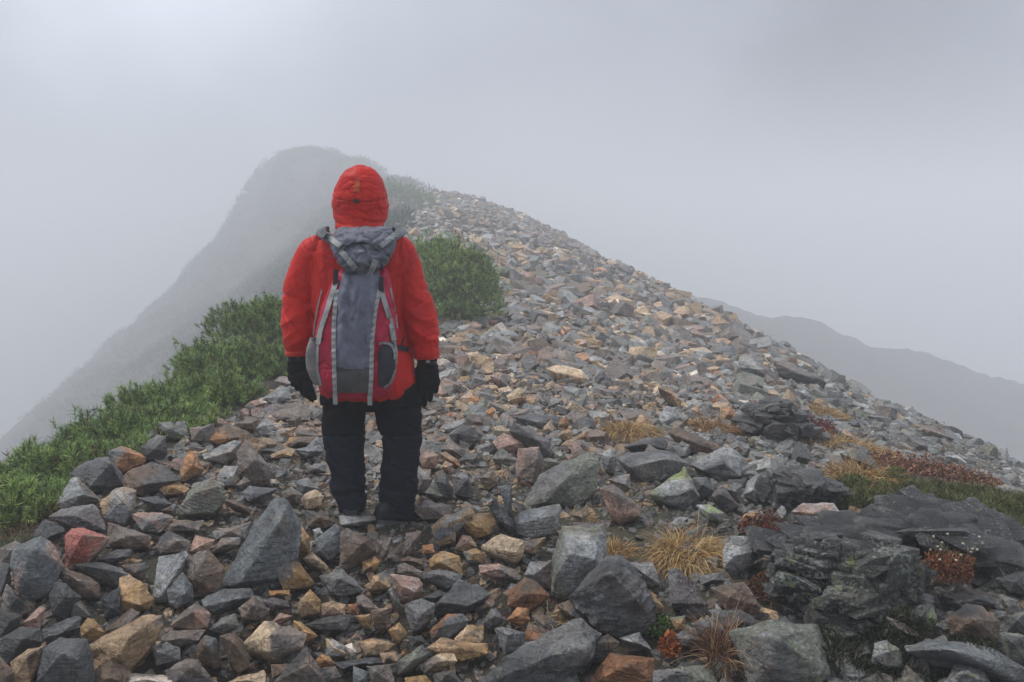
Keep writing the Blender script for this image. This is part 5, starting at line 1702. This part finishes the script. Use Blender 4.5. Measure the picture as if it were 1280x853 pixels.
def mound(name, px, py, r_m, h_m, n_, cols, label, cat, L=(.08, .16), w=.0022, droop=1.2, spread=.6, group=None, seed=0, segs=6, xs=1.0, kind=None, lift=0.0, off=(0, 0)):
    g = hit(px, py)
    c0 = np.array([g.x + off[0], g.y + off[1], 0.0]); c0[2] = float(samp(c0[:1], c0[1:2])[0]) + lift
    r = np.random.default_rng(seed + 77)
    a = r.uniform(0, 2 * np.pi, n_); q = np.sqrt(r.uniform(0, 1, n_)) * r_m
    b = np.stack([np.cos(a) * q * xs, np.sin(a) * q, np.zeros(n_)], 1)
    dome = np.sqrt(np.maximum(0, 1 - (q / r_m) ** 2))
    wx, wy = c0[0] + b[:, 0], c0[1] + b[:, 1]
    b[:, 2] = samp(wx, wy) + lift - c0[2] + dome * h_m * .35 - .01
    dv = unit(np.stack([np.cos(a) * spread * (q / r_m + .25), np.sin(a) * spread * (q / r_m + .25), np.full(n_, .8)], 1) + r.normal(0, .55, (n_, 3)))
    ln = r.uniform(*L, n_)
    ci = r.integers(0, len(cols), n_); cc = np.array(cols)[ci] * r.uniform(.4, 1.35, (n_, 1))
    dv = unit(dv + np.array([.28, -.1, 0]))
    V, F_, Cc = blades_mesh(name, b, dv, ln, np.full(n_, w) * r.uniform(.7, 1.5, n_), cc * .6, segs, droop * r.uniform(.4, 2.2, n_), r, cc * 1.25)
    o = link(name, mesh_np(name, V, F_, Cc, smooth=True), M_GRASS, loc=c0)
    if kind: tag(o, kind=kind)
    else: tag(o, label, cat, group)
    return o
GOLD = [(.58, .35, .12), (.66, .44, .18), (.48, .27, .09), (.36, .19, .06), (.72, .54, .28)]
RUSTG = [(.26, .09, .035), (.20, .075, .03), (.33, .17, .08), (.13, .07, .04), (.38, .24, .13)]
GR = 'golden grass tufts among the rocks'
mound('grass_tuft', 862, 698, .15, .10, 2600, GOLD, 'largest golden grass tuft, drooping over the stones right of centre', 'grass tuft', (.09, .20), .0026, 2.6, .85, GR, 1)
mound('grass_tuft', 770, 690, .075, .04, 500, GOLD, 'small golden grass tuft beside the pale pointed rock', 'grass tuft', (.05, .10), .0022, 1.5, .9, GR, 2)
mound('grass_tuft', 688, 795, .07, .03, 170, GOLD, 'sparse wispy golden grass above the long lichen slab', 'grass tuft', (.07, .14), .002, 1.6, .9, GR, 3, lift=.03)
mound('grass_tuft', 790, 549, .14, .09, 1300, GOLD, 'low golden grass tuft on top of the dark boulder, centre', 'grass tuft', (.08, .16), .003, 2.3, 1.0, GR, 4, xs=1.35, lift=.05)
mound('grass_tuft', 892, 541, .13, .06, 900, RUSTG[:2] + GOLD[:3], 'orange-brown grass tuft right of the pale blue-grey rock', 'grass tuft', (.07, .13), .003, 1.8, 1.0, GR, 5, xs=1.2, lift=.04)
mound('grass_tuft', 1036, 524, .15, .08, 900, GOLD, 'bright golden tuft highest on the right slope', 'grass tuft', (.08, .14), .0035, 1.6, 1.0, GR, 6, xs=1.3, lift=.05)
mound('grass_tuft', 1045, 560, .22, .06, 1500, GOLD, 'wide golden grass patch below the red heather clump', 'grass tuft', (.08, .15), .0033, 1.9, 1.0, GR, 7, xs=1.6, lift=.04)
mound('grass_tuft', 1078, 607, .17, .08, 1300, GOLD, 'pale golden tuft leaning over green heath at right', 'grass tuft', (.12, .22), .003, 1.9, 1.0, GR, 8, xs=1.2, lift=.04)
mound('grass_tuft', 1110, 578, .18, .05, 800, GOLD + RUSTG[:2], 'brownish golden tuft above the pink heather', 'grass tuft', (.07, .13), .0033, 1.9, 1.0, GR, 9, xs=1.5, lift=.04)
mound('grass_tuft', 907, 838, .065, .06, 420, RUSTG + [(.42, .30, .17)], 'reddish-brown spiky grass tuft at the bottom edge', 'grass tuft', (.10, .22), .0028, .7, .75, GR, 10, lift=.05)
mound('grass_tuft', 55, 662, .20, .03, 700, [(.28, .17, .07), (.19, .11, .05), (.36, .25, .11)], 'thin dry brown grass under the leftmost pine scrub', 'grass tuft', (.06, .14), .002, .9, .7, GR, 11, xs=1.4)
mound('grass_tuft', 14, 700, .10, .04, 500, [(.10, .15, .07), (.07, .12, .05), (.16, .20, .10)], 'upright green grass clump at the left edge of the picture', 'grass tuft', (.08, .15), .003, .6, .6, GR, 12)
mound('grass_tuft', 726, 655, .05, .03, 120, GOLD, 'few dry blades standing between the oblong block and lichen boulder', 'grass tuft', (.05, .11), .002, 1.2, .9, GR, 13, lift=.03)

def leafy(name, px, py, r_m, h_m, n_, cols, label, cat, size=(.006, .012), group=None, seed=0, xs=1.0, lift=0.0, kind=None, twigs=30):
    """low plant of many small leaves on fine twigs"""
    g = hit(px, py); r = np.random.default_rng(seed + 300)
    c0 = np.array([g.x, g.y, g.z + lift])
    a = r.uniform(0, 2 * np.pi, n_); q = np.sqrt(r.uniform(0, 1, n_)) * r_m
    b = np.stack([np.cos(a) * q * xs, np.sin(a) * q, np.zeros(n_)], 1)
    lum = np.array([noise.noise(Vector((x * 18 + seed, y * 18, 0))) for x, y in b[:, :2]])
    b[:, 2] = samp(c0[0] + b[:, 0], c0[1] + b[:, 1]) - g.z + (np.maximum(0, 1 - (q / r_m) ** 2) ** .5 * h_m * (.75 + lum)) * r.uniform(.3, 1, n_)
    dv = unit(r.normal(0, 1, (n_, 3)) + np.array([0, 0, .7]))
    s = r.uniform(*size, n_)
    cc = np.array(cols)[r.integers(0, len(cols), n_)] * r.uniform(.6, 1.35, (n_, 1)) * (1 + lum[:, None] * .5)
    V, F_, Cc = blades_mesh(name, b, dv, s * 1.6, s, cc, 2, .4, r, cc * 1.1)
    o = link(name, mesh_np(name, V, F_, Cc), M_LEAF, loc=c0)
    if kind: tag(o, kind=kind)
    else: tag(o, label, cat, group)
    return o
REDS = [(.20, .030, .030), (.13, .022, .026), (.27, .07, .05), (.09, .03, .03)]
PINKR = [(.22, .075, .055), (.32, .14, .09), (.18, .06, .05), (.12, .05, .035), (.30, .17, .07), (.08, .07, .03)]
BRN = [(.16, .06, .03), (.10, .045, .025), (.24, .11, .05), (.06, .03, .02)]
HG = 'low heather clumps on the right slope'
leafy('heather', 1018, 542, .14, .10, 2200, REDS, 'dark red heather clump between two golden tufts', 'heather', (.008, .014), HG, 1, 1.3, .04)
leafy('heather', 1140, 600, .30, .13, 4200, PINKR, 'broad pinkish red heather patch above the green heath', 'heather', (.008, .015), HG, 2, 1.3, .04)
leafy('heather', 1200, 608, .22, .10, 2600, PINKR + [(.30, .16, .06)], 'orange-pink heather clump at the right end of the heath', 'heather', (.008, .014), HG, 3, 1.4, .04)
leafy('heather', 1093, 632, .10, .08, 1300, REDS, 'small crimson heather tucked above the black layered slab', 'heather', (.007, .012), HG, 4, 1.3, .02)
leafy('heather', 952, 676, .12, .09, 1600, BRN + REDS[:1], 'rusty red heather hanging left of the speckled outcrop', 'heather', (.006, .011), HG, 5, .9, .05)
leafy('heather', 962, 742, .10, .05, 1700, BRN, 'brown withered heather between the outcrop and brown slab', 'heather', (.006, .010), HG, 6, .9, .02)
leafy('heather', 838, 822, .045, .05, 400, [(.34, .10, .03), (.22, .06, .02)], 'small bright orange leafed plant near the bottom edge', 'heather', (.008, .014), HG, 7, .8, .03)
leafy('small_plant', 822, 792, .06, .04, 700, [(.07, .11, .03), (.10, .15, .04)], 'small green leafed plant right of the dark speckled boulder', 'plant', (.007, .013), None, 8, 1.0, .03)

def heath(px, py, rx, ry, n_, seed, cols, L=(.018, .042), name='heath'):
    g = hit(px, py); r = np.random.default_rng(seed + 900)
    a = r.uniform(0, 2 * np.pi, n_); q = np.sqrt(r.uniform(0, 1, n_))
    x = g.x + np.cos(a) * q * rx; y = g.y + np.sin(a) * q * ry
    lum = np.array([noise.noise(Vector((i * 5, j * 5, seed))) for i, j in zip(x, y)])
    keep = lum + r.normal(0, .12, n_) > -.22
    x, y, lum = x[keep], y[keep], lum[keep]; n_ = len(x)
    z = samp(x, y) + r.uniform(0, 1, n_) ** .5 * (.01 + np.maximum(0, lum + .2) * .16)
    b = np.stack([x, y, z], 1)
    dv = unit(np.stack([r.normal(0, .8, n_), r.normal(0, .8, n_), np.ones(n_)], 1))
    cc = np.array(cols)[r.integers(0, len(cols), n_)] * (1 + .7 * lum[:, None]) * r.uniform(.6, 1.3, (n_, 1))
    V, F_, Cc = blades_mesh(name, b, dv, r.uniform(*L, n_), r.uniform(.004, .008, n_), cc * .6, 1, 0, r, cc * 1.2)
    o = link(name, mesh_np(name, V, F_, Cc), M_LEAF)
    tag(o, kind='stuff'); return o
GREENH = [(.10, .14, .035), (.14, .17, .045), (.07, .09, .026), (.18, .18, .06), (.11, .08, .035)]
heath(1130, 628, .62, .38, 34000, 1, GREENH)
heath(1240, 640, .75, .60, 44000, 2, GREENH)
heath(1070, 820, .28, .14, 5000, 3, [(.025, .035, .012), (.04, .05, .015), (.03, .022, .012)], (.015, .035), 'moss')
heath(1090, 790, .14, .12, 2500, 4, [(.025, .035, .012), (.05, .03, .015)], (.015, .03), 'moss')
heath(1170, 830, .2, .12, 3000, 5, [(.022, .032, .012), (.04, .045, .015)], (.015, .03), 'moss')

# seed heads in the hollow of the outcrop
def seed_plant():
    g = hit(1162, 738); r = random.Random(4); root = Vector((g.x, g.y - .12, g.z + .10))
    o = empty('seed_head_plant', root); tag(o, 'rusty brown plant with small white seed heads in the dark outcrop hollow', 'plant')
    n_ = 1500; q = np.random.default_rng(3)
    a = q.uniform(0, 6.28, n_); rad = np.sqrt(q.uniform(0, 1, n_)) * .09
    b = np.stack([np.cos(a) * rad, np.sin(a) * rad * .7, q.uniform(0, .09, n_)], 1)
    cc = np.array([(.22, .07, .025), (.14, .05, .02), (.28, .12, .04)])[q.integers(0, 3, n_)] * q.uniform(.6, 1.3, (n_, 1))
    V, F_, Cc = blades_mesh('leaves', b, unit(q.normal(0, 1, (n_, 3)) + [0, 0, 1]), q.uniform(.01, .022, n_), np.full(n_, .006), cc, 2, .3, q, cc)
    link('leaves', mesh_np('leaves', V, F_, Cc), M_LEAF, o)
    for k in range(16):
        a = r.uniform(0, 6.28); e = Vector((math.cos(a) * r.uniform(.02, .15), math.sin(a) * .06, r.uniform(.09, .17)))
        bm = bmesh.new(); bm_tube(bm, [Vector((e.x * .3, e.y * .3, 0)), Vector((e.x * .6, e.y * .6, e.z * .6)), e], [.0014, .0012, .0010], seg=5, sub=3)
        me = bpy.data.meshes.new('stalk'); bm.to_mesh(me); bm.free()
        s = link('stalk', me, M_BARK, o)
        bm = bmesh.new(); bmesh.ops.create_icosphere(bm, subdivisions=2, radius=.0045, matrix=Matrix.Translation(e))
        for v in bm.verts: v.co += (v.co - e) * r.uniform(-.2, .35)
        me = bpy.data.meshes.new('seed_head'); bm.to_mesh(me); bm.free()
        link('seed_head', me, M_SEED, s)
M_SEED = plain_material('seed_fluff', (0.42, 0.36, 0.27), 0.9)
seed_plant()

# scrub on the misty hill and down the left flank
def far_scrub():
    r = np.random.default_rng(21)
    n_ = 19000
    yo = 17 + 34 * r.uniform(0, 1, n_) ** .8
    y = dd(yo)
    cx = np.interp(yo, [17, 22, 26, 31, 36, 40, 51], [-3.0, -4.2, -4.9, -6.8, -8.6, -10.4, -12.0])
    x = (cx + r.normal(0, 1, n_) * np.interp(yo, [17, 30, 51], [2.6, 4.6, 7]) - 1.2) * y / yo
    ok = ~keep_land(x - .6 * y / yo, y) | (yo > 30)
    x, y = x[ok], y[ok]; n_ = len(x)
    lum = np.array([noise.noise(Vector((i * .18, j * .18, 3))) for i, j in zip(x, y)])
    ok = lum > -.12; x, y, lum = x[ok], y[ok], lum[ok]; n_ = len(x)
    z = samp(x, y)
    k = 16
    c = np.stack([x, y, z], 1)
    R0 = (.45 + .9 * np.maximum(lum, 0) + r.uniform(0, .35, n_)) * 1.4
    dr = unit(r.normal(0, 1, (n_, k, 3))); dr[..., 2] = np.abs(dr[..., 2])
    p = c[:, None] + dr * R0[:, None, None] * np.array([1, 1, .75]) * r.uniform(.5, 1, (n_, k, 1))
    nd = unit(dr + r.normal(0, .4, (n_, k, 3)) + np.array([0, 0, .5]))
    col = np.array([.028, .055, .018]) * r.uniform(.5, 1.5, (n_, 1))
    cc = np.repeat(col, k, 0)
    V, F_, Cc = blades_mesh('x', p.reshape(-1, 3), nd.reshape(-1, 3), r.uniform(.3, .55, n_ * k), r.uniform(.12, .2, n_ * k), cc * .8, 1, 0, r, cc * 1.3)
    o = link('hillside_scrub', mesh_np('hillside_scrub', V, F_, Cc), M_LEAF)
    tag(o, kind='stuff')
far_scrub()

# ------------------------------------------------------------ rock labels
MARKS = [('the brick-red heart-shaped rock', 105, 690), ('the blue-grey blade slab', 320, 680), ('the white heart-shaped stone', 510, 735), ("the hiker's left boot", 440, 655),
 ("the hiker's right boot", 500, 655), ("the hiker's left glove", 377, 485), ("the hiker's right glove", 536, 485), ('the upright pinkish block', 660, 583), ('the light grey oblong block', 670, 652),
 ('the pale pointed rock', 715, 700), ('the dark speckled boulder', 770, 750), ('the long lichen slab', 680, 815), ('the largest golden tuft', 862, 685), ('the lichen-covered triangle', 845, 610),
 ('the oval grey rock', 942, 612), ('the big craggy boulder', 970, 530), ('the centre grass tuft', 790, 540), ('the orange-brown tuft', 892, 532), ('the round pine bush', 570, 360),
 ('the black layered slab', 1130, 665), ('the green-topped boulder', 1090, 720), ('the seed-head plant', 1162, 710), ('the spiky bottom tuft', 905, 825), ('the rust-coloured slab', 775, 835),
 ('the yellowish tan block', 170, 740), ('the big flat taupe slab', 180, 790), ('the bottom-left slate block', 85, 830), ('the pale ridged rock', 345, 800), ('the dark slate triangle', 580, 745),
 ('the long ochre slab', 575, 815), ('the bright pale tan rock', 630, 685), ('the tall light grey slab', 212, 720), ('the orange pyramid rock', 238, 582), ('the grey-green rounded rock', 252, 622),
 ('the triangular left-edge rock', 96, 627), ('the purplish flat slab', 358, 515), ('the pale blue wedge', 278, 565), ('the ochre-sided flat slab', 712, 468), ('the pinkish purple rock', 592, 412),
 ('the long brown slope slab', 1168, 545), ('the bottom left corner', 0, 853), ('the bottom right corner', 1280, 853), ('the upper right skyline', 900, 395), ('the path crest', 600, 290),
 ('the misty right slope', 1060, 470), ('the scrub band edge', 180, 560), ('the tall speckled outcrop', 1010, 715), ('the lower left edge', 0, 760)]
def describe(px, py, w, h, spec, lich, size_rank):
    ks = spec.split('+')
    col = CNAME[ks[0]]
    if ks[-1] != ks[0] and CNAME[ks[-1]] != col: col2 = col + ' and ' + CNAME[ks[-1]]
    else: col2 = col
    shape = 'flat' if w > 2.1 * h else 'narrow' if h > 1.35 * w else 'angular' if w > 1.35 * h else 'blocky'
    big = 'large' if max(w, h) > 55 else 'small' if max(w, h) < 24 else 'mid-sized'
    lc = 'lichened ' if lich >= .5 else ''
    return f"{big} {lc}{col2} {shape}"
def relation(px, py, m):
    dx, dy = px - m[1], py - m[2]
    if abs(dx) > abs(dy) * 1.6: return 'right of' if dx > 0 else 'left of'
    if abs(dy) > abs(dx) * 1.6: return 'below' if dy > 0 else 'above'
    return ('below and right of' if dx > 0 else 'below and left of') if dy > 0 else ('above and right of' if dx > 0 else 'above and left of')
used = set()
for (o, px, py, w, h, spec, lich, lab) in ROCKS:
    if lab: used.add(lab); tag(o, lab, 'rock', 'loose rocks on the ridge')
ORD = ['', 'second ', 'third ', 'fourth ', 'fifth ', 'sixth ', 'seventh ', 'eighth ']
todo = [q for q in ROCKS if not q[7]]
todo.sort(key=lambda q: min(math.hypot(q[1] - m[1], q[2] - m[2]) for m in MARKS))
for (o, px, py, w, h, spec, lich, lab) in todo:
    d_ = describe(px, py, w, h, spec, lich, 0)
    ms = sorted(MARKS, key=lambda m: math.hypot(px - m[1], py - m[2]))
    opts = [f"{d_} rock {relation(px, py, m)} {m[0]}" for m in ms[:3]]
    opts += [f"{d_} rock between {a[0]} and {b[0]}" for a in ms[:3] for b in ms[1:5] if a is not b]
    opts += [f"{d_} rock {relation(px, py, m)} {m[0]}" for m in ms[3:8]]
    for t in opts:
        if t not in used and len(t.split()) <= 16: break
    else: print('DUP', t)
    used.add(t)
    tag(o, t, 'rock', 'loose rocks on the ridge')
